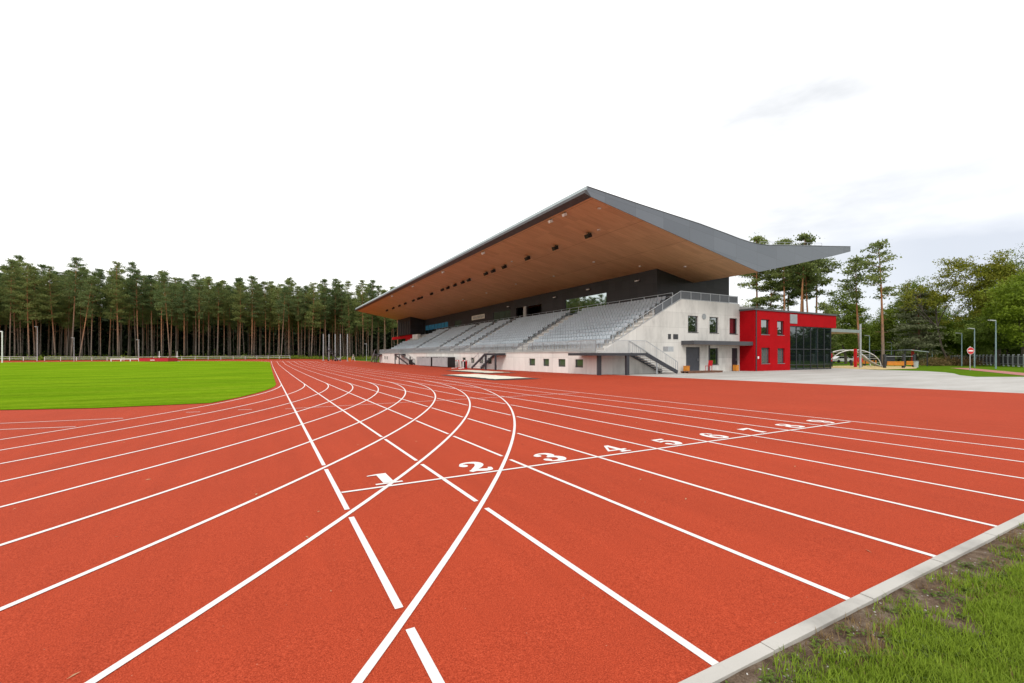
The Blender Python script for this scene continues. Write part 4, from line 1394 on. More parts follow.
bl(846, 90, 290, 4.6, 2.4, M['leaf_green'], 401, 'round green tree behind the annex canopy, left of the two tall pines')
bl(872, 100, 322, 5.0, 1.6, M['leaf_green'], 402, 'low green tree between the two tall pine trunks')
bl(898, 92, 296, 4.8, 1.5, M['leaf_green'], 403, 'green tree just right of the tallest pine trunk')
bl(917, 88, 280, 4.2, 4.5, M['leaf_green'], 404, 'taller airy green tree behind the dark drooping tree', nclump=95)
bl(950, 76, 246, 4.4, 6.0, M['leaf_ochre'], 405, 'tall thin yellowing tree with sky showing through its crown', nclump=95, per=80, trunk_r=.20)
bl(948, 82, 318, 4.0, 1.8, M['leaf_bright'], 406, 'short bright green tree under the thin yellowing tree')
bl(1000, 72, 256, 4.8, 4.2, M['leaf_ochre'], 407, 'wide ochre-green tree right of the thin yellowing tree', nclump=190)
bl(1014, 84, 250, 6.5, 5.0, M['leaf_dark'], 408, 'tall dark green tree rising behind the ochre tree', nclump=190)
bl(1026, 60, 272, 5.0, 3.2, M['leaf_bright'], 409, 'bright green tree at the frame edge above the street lamps', nclump=180)
bl(998, 66, 318, 4.4, 2.8, M['leaf_dark'], 410, 'lower dark green tree behind the tallest street lamp')
bl(1046, 66, 262, 6.0, 3.6, M['leaf_green'], 411, 'green tree cut by the edge of the picture beside the fence', nclump=180)
bl(972, 84, 312, 5.0, 1.8, M['leaf_dark'], 412, 'dark bushy tree behind the no-entry sign')
bl(1034, 80, 300, 6.0, 1.5, M['leaf_dark'], 413, 'dark dense tree low behind the fence at the edge')
bl(882, 120, 318, 6.0, 1.5, M['leaf_dark'], 414, 'dark green tree far behind the playground shelter')
bl(858, 116, 322, 6.0, 1.5, M['leaf_dark'], 415, 'dark green tree far behind the climbing arch')
bl(934, 110, 300, 6.0, 1.8, M['leaf_dark'], 416, 'dark green tree far behind the distant fence end')
# drooping conifer
o = pine('drooping_conifer', 371, 12.6, .12, 4.2, M['needles_pale'], 'broad grey-green conifer with drooping branches beside the lamp posts', None, 2.6, 0, .22, .16, .25, .45); x, y, z = polar(919, 80); put(o, x, y)
# far wood beyond the fence
g = np.random.default_rng(91)
n = 60000
t = g.uniform(0, 1, n); lx = 96 + t * 64; ly = -24 + t * 118
cx = lx + g.normal(0, 3.2, n) + 4; cy = ly + g.normal(0, 3.2, n); czz = zf(cx, cy) + g.uniform(0, 1, n) * (8 + 2 * np.sin(cy * .21) + 1.5 * np.sin(cy * .53 + 1))
V, Fq, tn = leafquads(np.stack([cx, cy, czz], -1), .42, g, g.uniform(0, 1, n), .15)
o = mesh_np('woods', V, Fq, M['leaf_dark'], tn); tag(o, kind='stuff')
n = 24000
cx = g.uniform(60, 112, n); cy = 95 + g.normal(0, 3, n) - (cx - 60) * .1; czz = zf(cx, cy) + g.uniform(0, 1, n) * 9
V, Fq, tn = leafquads(np.stack([cx, cy, czz], -1), .42, g, g.uniform(0, 1, n), .15)
o = mesh_np('woods', V, Fq, M['leaf_dark'], tn); tag(o, kind='stuff')

# rusty shrub bed
x, y, z = polar(948, 72)
for i, (u, d, w_, lab) in enumerate(((934, 69, 2.1, 'rust-tinged low shrub at the left of the shrub bed near the orange benches'), (946, 72, 2.0, 'rusty brown low shrub in the middle of the bed beyond the pavement'), (957, 70, 2.2, 'rusty low shrub at the right of the bed, before the red path'), (968, 74, 1.6, 'small green-brown shrub closest to the no-entry sign'))):
    x, y, z = polar(u, d); rt = empty('low_shrub', (x, y, z), lab, 'shrub', 'low shrubs in the bed')
    g = np.random.default_rng(500 + i); m_ = 1500
    C_ = g.normal(0, 1, (m_, 3)) * np.array([w_ * .6, w_ * .5, .50]); C_[:, 2] = np.abs(C_[:, 2]) * 1.1
    V, Fq, tn = leafquads(C_, .10, g, g.uniform(0, 1, m_), .1); mesh_np('leaves', V, Fq, M['shrub_rust'], tn, rt)
    T = MB()
    for k in range(9):
        a = k * .7; T.tube([(x, y, z - .05), (x + math.cos(a) * w_ * .5, y + math.sin(a) * w_ * .4, z + .4)], [.015, .006], 4, False)
    T.build('stems', M['leaf_bark'], rt)

# ------------------------------------------------------------------ items on and beyond the field
def rail_fence(u0, u1, d0, d1, label):
    a = polar(u0, d0); b_ = polar(u1, d1)
    L = math.hypot(b_[0] - a[0], b_[1] - a[1]); n = max(2, int(L / 3.1))
    rt = empty('rail_fence', a, label, 'fence', 'low rail fences along the far side of the track')
    P = [(a[0] + (b_[0] - a[0]) * i / n, a[1] + (b_[1] - a[1]) * i / n) for i in range(n + 1)]
    r_ = MB()
    for h in (.5, 1.02):
        for p0, p1 in zip(P, P[1:]):
            r_.bar((p0[0], p0[1], gz(*p0) + h), (p1[0], p1[1], gz(*p1) + h), .08)
    r_.build('rail', M['fence_pale'], rt)
    for p0 in P:
        q = MB(); q.box(p0[0] - .05, p0[0] + .05, p0[1] - .05, p0[1] + .05, gz(*p0) - .2, gz(*p0) + 1.08); q.build('post', M['fence_pale'], rt)


rail_fence(-60, 37, 116, 118, 'low galvanised rail fence behind the tall white frame at the wood edge')
rail_fence(44.5, 122, 119, 125, 'low galvanised rail fence between the lamp posts and the white barrier')
rail_fence(124, 290, 125, 150, 'long low galvanised rail fence behind the red crash mat')

# high jump area
mx, my, mz = polar(158.5, 112)
dx, dy = CS, -SN
hm = empty('crash_mat', (mx, my, mz), 'long red crash mat with white marks on the far grass edge', 'crash mat')


def fr(a, b_, z):
    return (mx + dx * a - dy * b_ * -1 * 0 + SN * b_, my + dy * a + CS * b_, mz + z)


b1 = MB(); b1.obox(fr(0, 0, .48), (dx * 3.55, dy * 3.55, 0), (SN * 1.6, CS * 1.6, 0), (0, 0, .40)); b1.build('mat_body', M['mat_red'], hm)
b1 = MB(); b1.obox(fr(0, 0, .91), (dx * 3.6, dy * 3.6, 0), (SN * 1.65, CS * 1.65, 0), (0, 0, .03)); b1.build('mat_cover', M['mat_red'], hm)
b1 = MB()
for a in (-.46, -.28, -.10, .10, .28, .46):
    b1.obox(fr(a - .25, -1.608, .42), (dx * .075, dy * .075, 0), (SN * .004, CS * .004, 0), (0, 0, .09))
b1.build('white_marks', M['white'], hm)
for a, lab in ((-1.6, 'white high jump upright above the left half of the red mat'), (2.9, 'white high jump upright near the right end of the red mat')):
    q = fr(a, 2.3, 0); rt = empty('jump_upright', (q[0], q[1], gz(q[0], q[1])), lab, 'jump stand')
    b1 = MB(); zq = gz(q[0], q[1]); b1.box(q[0] - .45, q[0] + .45, q[1] - .35, q[1] + .35, zq, zq + .10); b1.build('base', M['white'], rt)
    b1 = MB(); b1.tube([(q[0], q[1], zq + .1), (q[0], q[1], zq + 2.6)], .07, 8); b1.bar((q[0] - .25, q[1], zq + 1.3), (q[0] + .25, q[1], zq + 1.3), .12); b1.build('pole', M['white'], rt)
q0, q1 = polar(110.5, 119), polar(139.5, 121)
rt = empty('white_barrier', q0, 'low white barrier beam lying left of the red crash mat', 'barrier')
b1 = MB(); b1.bar((q0[0], q0[1], q0[2] + .62), (q1[0], q1[1], q1[2] + .62), .24); b1.build('beam', M['white'], rt)
for f_ in (.02, .35, .68, .98):
    xx, yy = q0[0] + (q1[0] - q0[0]) * f_, q0[1] + (q1[1] - q0[1]) * f_; b1 = MB(); b1.box(xx - .1, xx + .1, yy - .1, yy + .1, gz(xx, yy), gz(xx, yy) + .5); b1.build('leg', M['white'], rt)
# tall white frame on the left
gx, gy, gzz = polar(2.2, 100)
rt = empty('white_goal_frame', (gx, gy, gzz), 'tall white goal-like frame at the edge of the grass field', 'frame')
for a in (0, -6.5):
    b1 = MB(); b1.tube([(gx + dx * a, gy + dy * a, gzz), (gx + dx * a, gy + dy * a, gzz + 6.9)], .11, 10); b1.build('post', M['white'], rt)
b1 = MB(); b1.tube([(gx + dx * -6.5, gy + dy * -6.5, gzz + 6.9), (gx, gy, gzz + 6.9)], .11, 10); b1.build('crossbar', M['white'], rt)


def lamp_post(u, d, top_v, label, grp, mat='lampblue', head=(.2, 0), w=.065):
    x, y, z = polar(u, d); zt = H + (HZ - top_v) / F * d
    rt = empty('street_lamp', (x, y, z), label, 'street lamp', grp)
    b1 = MB(); b1.tube([(x, y, z - .2), (x, y, z + 1.2), (x, y, zt)], [w * 1.2, w * 1.15, w * .75], 8); b1.build('pole', M[mat], rt)
    b1 = MB(); b1.bar((x, y, zt - .03), (x - CS * head[0], y + SN * head[0], zt + .05), .06); b1.build('arm', M[mat], rt)
    b1 = MB(); hx, hy = x - CS * (head[0] + .25), y + SN * (head[0] + .25)
    b1.obox((hx, hy, zt + .07), (CS * .36, -SN * .36, -.03), (SN * .13, CS * .13, 0), (0, 0, .05)); hd = b1.build('lamp_head', M['galv'], rt)
    b1 = MB(); b1.obox((hx, hy, zt + .010), (CS * .28, -SN * .28, -.023), (SN * .10, CS * .10, 0), (0, 0, .006)); b1.build('diffuser', M['lens'], hd)


g1 = 'lamp posts along the wood edge'
lamp_post(37.3, 117, 327, 'tall lamp post in the gap of the rail fence at the wood edge', g1, 'galv', (.02, 0), .07)
lamp_post(74, 119, 338, 'shorter lamp post beside the leaning pine at the wood edge', g1, 'galv', (.02, 0), .07)
lamp_post(138.8, 124, 340, 'short lamp post left of the red crash mat at the wood edge', g1, 'galv', (.02, 0), .07)
lamp_post(366.5, 150, 344, 'short lamp post between pines close to the far end of the stand', g1, 'galv', (.02, 0), .07)
g2 = 'lamp posts along the fence on the right'
for u, d, vt, lab in ((995.8, 51.7, 321, 'tallest blue-grey lamp post, right of the no-entry sign'), (974.5, 59, 329, 'blue-grey lamp post just right of the no-entry sign'), (961.8, 66, 333.6, 'blue-grey lamp post just left of the no-entry sign'),
                      (932.3, 95, 336.6, 'far lamp post in front of the drooping conifer, right one'), (923.6, 100, 341.8, 'far lamp post in front of the drooping conifer, middle one'), (915.5, 82, 341.7, 'far lamp post in front of the drooping conifer, left one'), (891.5, 83, 342.7, 'lamp post behind the playground shelter roof'), (869.5, 75, 336, 'lamp post beside the climbing arch, right of the canopy post')):
    lamp_post(u, d, vt, lab, g2)

# hammer cage poles and field gear at the far end of the straight
HG = 'upright poles of the throwing cage'
for i, (u, vt, lab) in enumerate(((323.3, 334, 'pale cage pole farthest from the stand'), (329, 334.2, 'second pale cage pole, behind the judges stairs'), (335.2, 334.2, 'third pale cage pole, right of the judges stairs'), (340.4, 334.2, 'fourth pale cage pole beside the grey barrow'), (347.4, 334, 'fifth pale cage pole above the orange bin, nearest the stand'))):
    d = 136; x, y, z = polar(u, d); rt = empty('cage_pole', (x, y, z), lab, 'pole', HG)
    b1 = MB(); b1.tube([(x, y, z), (x, y, H + (HZ - vt) / F * d)], [.13, .11], 8); b1.build('shaft', M['galv'], rt)
    b1 = MB(); b1.box(x - .4, x + .4, y - .4, y + .4, z - .02, z + .08); b1.build('base', M['galv'], rt)
x, y, z = polar(332, 134)
rt = empty('judges_stairs', (x, y, z), 'grey stepped judges stairs on wheels at the foot of the cage poles', 'stairs')
b1 = MB()
for i in range(6):
    b1.box(x - 1.1 + i * .42, x - .68 + i * .42, y - .5, y + .5, z + 3.3 - i * .52, z + 3.36 - i * .52)
b1.build('steps', M['galv'], rt)
b1 = MB()
for s in (-.5, .5):
    b1.bar((x - 1.2, y + s, z + 3.4), (x + 1.7, y + s, z + .25), .09, .16); b1.bar((x - 1.1, y + s, z), (x - 1.1, y + s, z + 4.3), .09); b1.bar((x + .2, y + s, z), (x + .2, y + s, z + 2), .09)
    b1.bar((x - 1.1, y + s, z + 4.3), (x + 1.8, y + s, z + 1.2), .06)
b1.bar((x - 1.1, y - .5, z + 1), (x + .2, y - .5, z + .2), .07); b1.build('frame', M['steel_dark'], rt)
for a in (-1.1, 1.4):
    b1 = MB(); b1.tube([(x + a, y - .65, z + .22), (x + a, y - .5, z + .22)], .22, 12); b1.build('wheel', M['black'], rt)
x, y, z = polar(337.5, 136)
rt = empty('equipment_cart', (x, y, z), 'pale grey equipment cart beside the judges stairs', 'cart')
b1 = MB(); b1.box(x - .9, x + .9, y - .5, y + .5, z + .35, z + 1.0); b1.build('tray', M['polycarb'], rt)
for a in (-.7, .7):
    b1 = MB(); b1.tube([(x + a, y - .6, z + .25), (x + a, y - .45, z + .25)], .25, 12); b1.build('wheel', M['black'], rt)
b1 = MB(); b1.bar((x + .9, y, z + .9), (x + 1.6, y, z + 1.5), .07); b1.build('handle', M['galv'], rt)
x, y, z = polar(348.8, 137)
rt = empty('orange_bin', (x, y, z), 'orange bin standing near the last cage pole', 'bin')
b1 = MB(); b1.prism_y([(x - .42, z), (x + .42, z), (x + .5, z + 1.0), (x - .5, z + 1.0)], y - .45, y + .45); b1.build('body', M['orange'], rt)
b1 = MB(); b1.box(x - .54, x + .54, y - .5, y + .5, z + 1.002, z + 1.10); b1.build('lid', M['orange'], rt)
x, y, z = polar(353.3, 138)
rt = empty('folding_trestle', (x, y, z), 'white A-frame trestle right of the orange bin', 'trestle')
b1 = MB(); b1.bar((x - .5, y, z), (x - .05, y, z + 1.9), .1); b1.bar((x + .5, y, z), (x + .05, y, z + 1.9), .1); b1.bar((x - .3, y, z + .8), (x + .3, y, z + .8), .08); b1.build('frame', M['white'], rt)
b1 = MB(); b1.box(x - .12, x + .12, y - .3, y + .3, z + 1.9, z + 2.0); b1.build('top', M['white'], rt)


# long jump pits covered with cream sheets
def pit(P, label):
    c0 = np.mean(np.array(P), axis=0)
    rt = empty('sand_pit', (c0[0], c0[1], gz(*c0)), label, 'sand pit', 'sand pits beside the home straight')
    b1 = MB(); b2 = MB()
    Q = [(c0[0] + (x - c0[0]) * 1.0, c0[1] + (y - c0[1]) * 1.0) for x, y in P]
    xs_ = [q[0] for q in Q]; ys_ = [q[1] for q in Q]
    x0, x1, y0, y1 = min(xs_), max(xs_), min(ys_), max(ys_); w = .42
    for a, b_, c_, d_ in ((x0, x1, y0, y0 + w * 1.6), (x0, x1, y1 - w * 1.6, y1), (x0, x0 + w, y0 + w * 1.6, y1 - w * 1.6), (x1 - w, x1, y0 + w * 1.6, y1 - w * 1.6)):
        for k in range(8):
            ya, yb_ = c_ + (d_ - c_) * k / 8, c_ + (d_ - c_) * (k + 1) / 8
            b1.add([(a, ya, gz(a, ya) + .02), (b_, ya, gz(b_, ya) + .02), (b_, yb_, gz(b_, yb_) + .02), (a, yb_, gz(a, yb_) + .02)], [(0, 1, 2, 3)])
    b1.build('rubber_edge', M['eave_dark'], rt)
    gx_ = np.linspace(x0 + w, x1 - w, 9); gy_ = np.linspace(y0 + w * 1.6, y1 - w * 1.6, 24); g = np.random.default_rng(int(c0[1]))
    vs = [(xx, yy, gz(xx, yy) + .05 + g.uniform(0, .02)) for yy in gy_ for xx in gx_]
    b2.add(vs, [(j * 9 + i, j * 9 + i + 1, j * 9 + i + 10, j * 9 + i + 9) for j in range(23) for i in range(8)])
    b2.build('cover_sheet', M['offwhite'], rt, True)


pit([(13.1, 26.8), (16.8, 37.6)], 'cream covered sand pit with dark rubber edge closest to the running lanes')
pit([(17.8, 38.2), (21.2, 49.2)], 'cream covered sand pit with dark edge nearer to the grandstand wall')


# team shelters
def dugout(u0, u1, label):
    X = 23.4; a, b_ = y_at(u1, X), y_at(u0, X); z = gz(X, a) ; zz = z + 1.5
    rt = empty('team_shelter', (X, (a + b_) / 2, z), label, 'team shelter', 'team shelters against the stand wall')
    f = MB()
    n = 5
    for i in range(n):
        yy = a + (b_ - a) * i / (n - 1)
        f.bar((X - .5, yy, z + .05), (X - .5, yy, zz), .05); f.bar((X + .6, yy, z), (X + .6, yy, zz), .05); f.bar((X - .5, yy, zz), (X + .6, yy, zz), .05)
    f.bar((X - .5, a, zz), (X - .5, b_, zz), .06); f.bar((X + .6, a, zz), (X + .6, b_, zz), .06); f.build('frame', M['frame'], rt)
    g_ = MB(); g_.box(X - .49, X + .59, a, b_, zz + .035, zz + .05); g_.build('roof', M['polycarb'], rt)
    g_ = MB(); g_.box(X - .54, X - .53, a + .05, b_ - .05, z + .1, zz - .06); g_.build('front_panel', M['polycarb'], rt)
    g_ = MB(); g_.box(X - .5, X + .6, a - .05, a - .03, z + .05, zz); g_.build('side_panel', M['black'], rt)
    for i in range(6):
        yy = a + .6 + (b_ - a - 1.2) * i / 5
        s_ = MB(); s_.box(X, X + .45, yy - .22, yy + .22, z + .4, z + .46); s_.box(X + .40, X + .46, yy - .22, yy + .22, z + .46, z + .95); s_.build('seat', M['seat'], rt)


dugout(419.5, 434, 'farther cloudy-panelled team shelter against the white stand wall')
dugout(435.5, 451, 'nearer team shelter with a dark end panel against the white stand wall')


# hurdles stacked by the stairs
def hurdle(X, y, label):
    z = gz(X, y); rt = empty('hurdle', (X, y, z), label, 'hurdle', 'hurdles parked by the stand stairs')
    for s in (-.55, .55):
        b1 = MB(); b1.bar((X, y + s, z), (X, y + s, z + 1.05), .06); b1.bar((X - .65, y + s, z + .03), (X + .1, y + s, z + .03), .07); b1.build('leg', M['red_paint'] if s < 0 else M['white'], rt)
    b1 = MB(); b1.box(X - .03, X + .03, y - .62, y + .62, z + 1.0, z + 1.13); bo = b1.build('bar', M['white'], rt)
    for s in (-.42, .42):
        b1 = MB(); b1.box(X - .035, X - .031, y + s - .2, y + s + .2, z + 1.003, z + 1.127); b1.build('stripe', M['red_paint'], bo)


hurdle(22.6, 57.5, 'red and white hurdle farthest from the middle stairs'); hurdle(22.9, 55.8, 'red and white hurdle in the middle of the three by the stairs'); hurdle(22.5, 54.6, 'red and white hurdle closest to the foot of the middle stairs')


# wheeled dark units against the wall
def unit(u, label):
    X = 23.9; y = y_at(u, X); z = gz(X, y); rt = empty('wheeled_bin', (X, y, z), label, 'bin', 'dark bins along the stand wall')
    b1 = MB(); b1.prism_y([(X - .28, z + .12), (X + .25, z + .12), (X + .3, z + .98), (X - .34, z + .85)], y - .32, y + .32); b1.build('body', M['black'], rt)
    b1 = MB(); b1.obox((X - .02, y, z + .97), (.36, 0, .07), (0, .36, 0), (0, 0, .03)); b1.build('lid', M['frame'], rt)
    for s in (-.25, .25):
        b1 = MB(); b1.tube([(X + .2, y + s - .04, z + .12), (X + .2, y + s + .04, z + .12)], .12, 12); b1.build('wheel', M['black'], rt)


unit(464.5, 'dark wheeled bin below the small windows left of the hurdles'); unit(410.8, 'dark wheeled bin beside the far double stairs')

# things in front of the end wall
def planter(x, y, lab):
    z = gz(x, y) - .01; rt = empty('orange_crate', (x, y, z), lab, 'crate', 'orange crates by the end wall')
    b1 = MB(); b1.box(x - .2, x + .2, y - .2, y + .2, z + .05, z + .60); b1.build('body', M['orange'], rt)
    b1 = MB(); b1.box(x - .22, x + .22, y - .22, y + .22, z + .602, z + .64); b1.build('lid', M['orange'], rt)
    for sx in (-.19, .15):
        for sy in (-.19, .15):
            b1 = MB(); b1.box(x + sx, x + sx + .04, y + sy, y + sy + .04, z, z + .05); b1.build('foot', M['timber'], rt)


planter(34.9, 29.9, 'orange crate at the hinge side of the big grey door'); planter(42.0, 29.8, 'orange crate beside the red annex corner')
z = gz(35.5, 29) - .01
rt = empty('timber_pallet', (35.3, 29.0, z), 'low brown timber platform in front of the big grey door', 'pallet')
b1 = MB()
for i in range(9):
    b1.box(33.4 + i * .52, 33.86 + i * .52, 28.3, 29.3, z + .14, z + .18)
b1.build('boards', M['timber'], rt)
b1 = MB()
for yy in (28.35, 28.75, 29.15):
    b1.box(33.4, 38.02, yy, yy + .1, z, z + .139)
b1.build('bearers', M['timber'], rt)
x, y, z = 36.75, 28.9, gz(36.7, 28.9) + .17
rt = empty('orange_chair', (x, y, z), 'orange-red chair on the timber platform before the grey door', 'chair')
b1 = MB(); b1.box(x - .22, x + .22, y - .22, y + .22, z + .42, z + .46); b1.build('seat', M['red_paint'], rt)
b1 = MB(); b1.obox((x + .25, y, z + .72), (.03, 0, -.006), (0, .21, 0), (.05, 0, .24)); b1.build('backrest', M['red_paint'], rt)
for sx in (-.19, .19):
    for sy in (-.19, .19):
        b1 = MB(); b1.bar((x + sx, y + sy, z), (x + sx, y + sy, z + .42), .03); b1.build('leg', M['red_paint'], rt)

# ------------------------------------------------------------------ right hand side: sign, fence, playground
x, y, z = polar(970, 47)
rt = empty('road_sign', (x, y, z), 'round red no-entry sign with a white bar on a grey post', 'road sign')
b1 = MB(); zt = H + (HZ - 348.2) / F * 47; b1.tube([(x, y, z - .2), (x, y, zt + .2)], .045, 10); b1.build('post', M['galv'], rt)
fx, fy = -SN, -CS                        # faces the viewer's side
b1 = MB(); zc = H + (HZ - 350.8) / F * 47; r_ = .37
b1.tube([(x + fx * .05, y + fy * .05, zc), (x + fx * .075, y + fy * .075, zc)], r_, 28); fc = b1.build('face', M['white'], rt)
b1 = MB(); b1.tube([(x + fx * .0755, y + fy * .0755, zc), (x + fx * .082, y + fy * .082, zc)], r_ * .93, 28); b1.build('disc', M['red_paint'], fc)
b1 = MB(); b1.obox((x + fx * .086, y + fy * .086, zc), (CS * .26, -SN * .26, 0), (fx * .003, fy * .003, 0), (0, 0, .062)); b1.build('white_bar', M['white'], fc)

fa, fb_ = (70.0, 12.2), (163., 57.0)
L = math.hypot(fb_[0] - fa[0], fb_[1] - fa[1]); ux, uy = (fb_[0] - fa[0]) / L, (fb_[1] - fa[1]) / L
rt = empty('metal_fence', (fa[0], fa[1], gz(*fa)), 'long grey metal fence with pale posts along the red path', 'fence')
nP = int(L / 2.3)
pn = MB(); rls = MB()
for i in range(nP + 1):
    xx, yy = fa[0] + ux * i * 2.3, fa[1] + uy * i * 2.3; zz = gz(xx, yy)
    p_ = MB(); p_.obox((xx, yy, zz + .78), (ux * .11, uy * .11, 0), (-uy * .11, ux * .11, 0), (0, 0, .85)); p_.build('post', M['galv'], rt)
    if i < nP:
        for h in (.3, 1.35):
            rls.bar((xx + ux * .12, yy + uy * .12, zz + h), (xx + ux * 2.18, yy + uy * 2.18, zz + h), .05)
        for k in range(1, 18):
            px, py = xx + ux * 2.3 * k / 18, yy + uy * 2.3 * k / 18; pn.bar((px, py, zz + .1), (px, py, zz + 1.5), .022)
pn.build('infill', M['frame'], rt); rls.build('rail', M['galv'], rt)

# climbing arch of white tubes with red panels
x, y, z = polar(850, 63)
ar = empty('climbing_arch', (x, y, z), 'white arched climbing frame with red panels on the play sand', 'climbing frame')
tx, ty = CS, -SN
for s, mt in ((-.9, 'white'), (.9, 'white')):
    b1 = MB(); b1.tube([(x + tx * 3.6 * math.cos(t) + SN * s, y + ty * 3.6 * math.cos(t) + CS * s, z + 2.35 * math.sin(t)) for t in np.linspace(0, math.pi, 22)], .05, 8); b1.build('arch_tube', M[mt], ar, True)
b1 = MB()
for t in np.linspace(.25, math.pi - .25, 11):
    b1.bar((x + tx * 3.6 * math.cos(t) - SN * .9, y + ty * 3.6 * math.cos(t) - CS * .9, z + 2.35 * math.sin(t)), (x + tx * 3.6 * math.cos(t) + SN * .9, y + ty * 3.6 * math.cos(t) + CS * .9, z + 2.35 * math.sin(t)), .05)
b1.build('rungs', M['white'], ar)
b1 = MB(); b1.obox((x - tx * 3.0, y - ty * 3.0, z + 1.3), (tx * .55, ty * .55, 0), (SN * .05, CS * .05, 0), (0, 0, .55)); b1.build('red_panel', M['red_paint'], ar)
b1 = MB(); b1.obox((x - tx * 3.2, y - ty * 3.2, z + 2.0), (tx * .3, ty * .3, 0), (SN * .05, CS * .05, 0), (0, 0, .3)); b1.obox((x + tx * 1.4, y + ty * 1.4, z + 1.0), (tx * .35, ty * .35, 0), (SN * .05, CS * .05, 0), (0, 0, .35)); b1.build('panel', M['red_paint'], ar)
for a in (-3.6, -2.5):
    b1 = MB(); b1.bar((x + tx * a, y + ty * a, z), (x + tx * a, y + ty * a, z + 2.2), .1); b1.build('post', M['frame'], ar)
b1 = MB(); b1.bar((x + tx * -3.6, y + ty * -3.6, z + .4), (x + tx * -.8, y + ty * -.8, z + .4), .35, .08); b1.build('platform', M['frame'], ar)
# slide on the right of the arch
x, y, z = polar(868, 61)
sl = empty('slide', (x, y, z), 'pale curved slide beside the red post, between canopy post and tall pine', 'slide')
for s in (-.3, .3):
    b1 = MB(); b1.tube([(x - tx * 1.5 + tx * 3.2 * k + SN * s, y - ty * 1.5 + ty * 3.2 * k + CS * s, z + .1 + 1.9 * (1 - k) ** 1.4) for k in np.linspace(0, 1, 10)], .06, 6); b1.build('side_rail', M['galv'], sl)
b1 = MB(); b1.add([(x - tx * 1.5 + tx * 3.2 * k + SN * s, y - ty * 1.5 + ty * 3.2 * k + CS * s, z + .06 + 1.9 * (1 - k) ** 1.4) for k in np.linspace(0, 1, 10) for s in (-.3, .3)], [(2 * i, 2 * i + 1, 2 * i + 3, 2 * i + 2) for i in range(9)]); b1.build('chute', M['pale_metal'], sl)
b1 = MB(); b1.box(x - tx * 1.7 - .14, x - tx * 1.7 + .14, y - ty * 1.7 - .14, y - ty * 1.7 + .14, z, z + 2.45); b1.build('red_post', M['red_paint'], sl)
b1 = MB(); b1.bar((x - tx * 1.6, y - ty * 1.6, z + .7), (x - tx * 1.6 + SN * .6, y - ty * 1.6 + CS * .6, z + .7), .3, .05); b1.build('ladder', M['galv'], sl)


def bench(u, d, wid, label, hgt=1.05):
    x, y, z = polar(u, d); rt = empty('play_bench', (x, y, z), label, 'bench', 'orange boarded benches in the playground')
    b1 = MB(); b1.obox((x, y, z + .45), (tx * wid, ty * wid, 0), (SN * .22, CS * .22, 0), (0, 0, .03)); b1.build('seat', M['orange'], rt)
    for h in (.62, .8, .97):
        b1 = MB(); b1.obox((x - SN * .24, y - CS * .24, z + h - .25), (tx * wid, ty * wid, 0), (SN * .02, CS * .02, 0), (0, 0, .07)); b1.build('board', M['orange'], rt)
    for s in (-1, 1):
        b1 = MB(); b1.obox((x + tx * (wid + .12) * s, y + ty * (wid + .12) * s, z + hgt * .8), (tx * .11, ty * .11, 0), (SN * .13, CS * .13, 0), (0, 0, hgt * .8)); b1.build('post', M['frame'], rt)
    b1 = MB(); b1.bar((x - tx * wid, y - ty * wid, z + 1.42), (x + tx * wid, y + ty * wid, z + 1.42), .05); b1.build('crossbar', M['galv'], rt)


bench(894, 56.5, 1.05, 'orange boarded bench between dark posts right of the tallest pine')
bench(909, 60, .55, 'small orange boarded seat at the shelter right of the wider bench')
bench(858, 70, .9, 'orange boarded bench behind the climbing arch', .5)
bench(868.5, 72, 1.1, 'orange boarded bench behind the slide', .5)
# shelter with a dark and a pale roof
x, y, z = polar(897, 66)
sh = empty('play_shelter', (x, y, z), 'dark framed playground shelter behind the orange bench', 'shelter')
for a in (-2.6, 0.4, 3.6):
    for s in (-.9, .9):
        b1 = MB(); b1.bar((x + tx * a + SN * s, y + ty * a + CS * s, z), (x + tx * a + SN * s, y + ty * a + CS * s, z + 2.2), .12); b1.build('post', M['frame'], sh)
b1 = MB(); b1.obox((x - tx * .9, y - ty * .9, z + 2.28), (tx * 1.9, ty * 1.9, 0), (SN * 1.1, CS * 1.1, 0), (0, 0, .07)); b1.build('roof', M['frame'], sh)
b1 = MB(); b1.obox((x + tx * 2.4, y + ty * 2.4, z + 2.2), (tx * 1.3, ty * 1.3, -.15), (SN * 1.1, CS * 1.1, 0), (.01, 0, .05)); b1.build('pale_roof', M['pale_metal'], sh)
b1 = MB(); b1.obox((x - tx * 1.4, y - ty * 1.4, z + .9), (tx * 1.1, ty * 1.1, 0), (SN * .05, CS * .05, 0), (0, 0, .75)); b1.build('wall_panel', M['steel_dark'], sh)
b1 = MB(); b1.obox((x + tx * 2.3, y + ty * 2.3, z + 1.2), (tx * .12, ty * .12, 0), (SN * .12, CS * .12, 0), (0, 0, 1.2)); b1.build('red_post', M['red_paint'], sh)
# litter bin, small white notice board
x, y, z = polar(916, 57.5)
rt = empty('litter_bin', (x, y, z), 'small pale litter bin at the right edge of the playground', 'bin')
b1 = MB(); b1.tube([(x, y, z), (x, y, z + .8)], [.22, .26], 14); b1.build('body', M['polycarb'], rt); b1 = MB(); b1.tube([(x, y, z + .802), (x, y, z + .9)], [.28, .2], 14); b1.build('lid', M['frame'], rt)


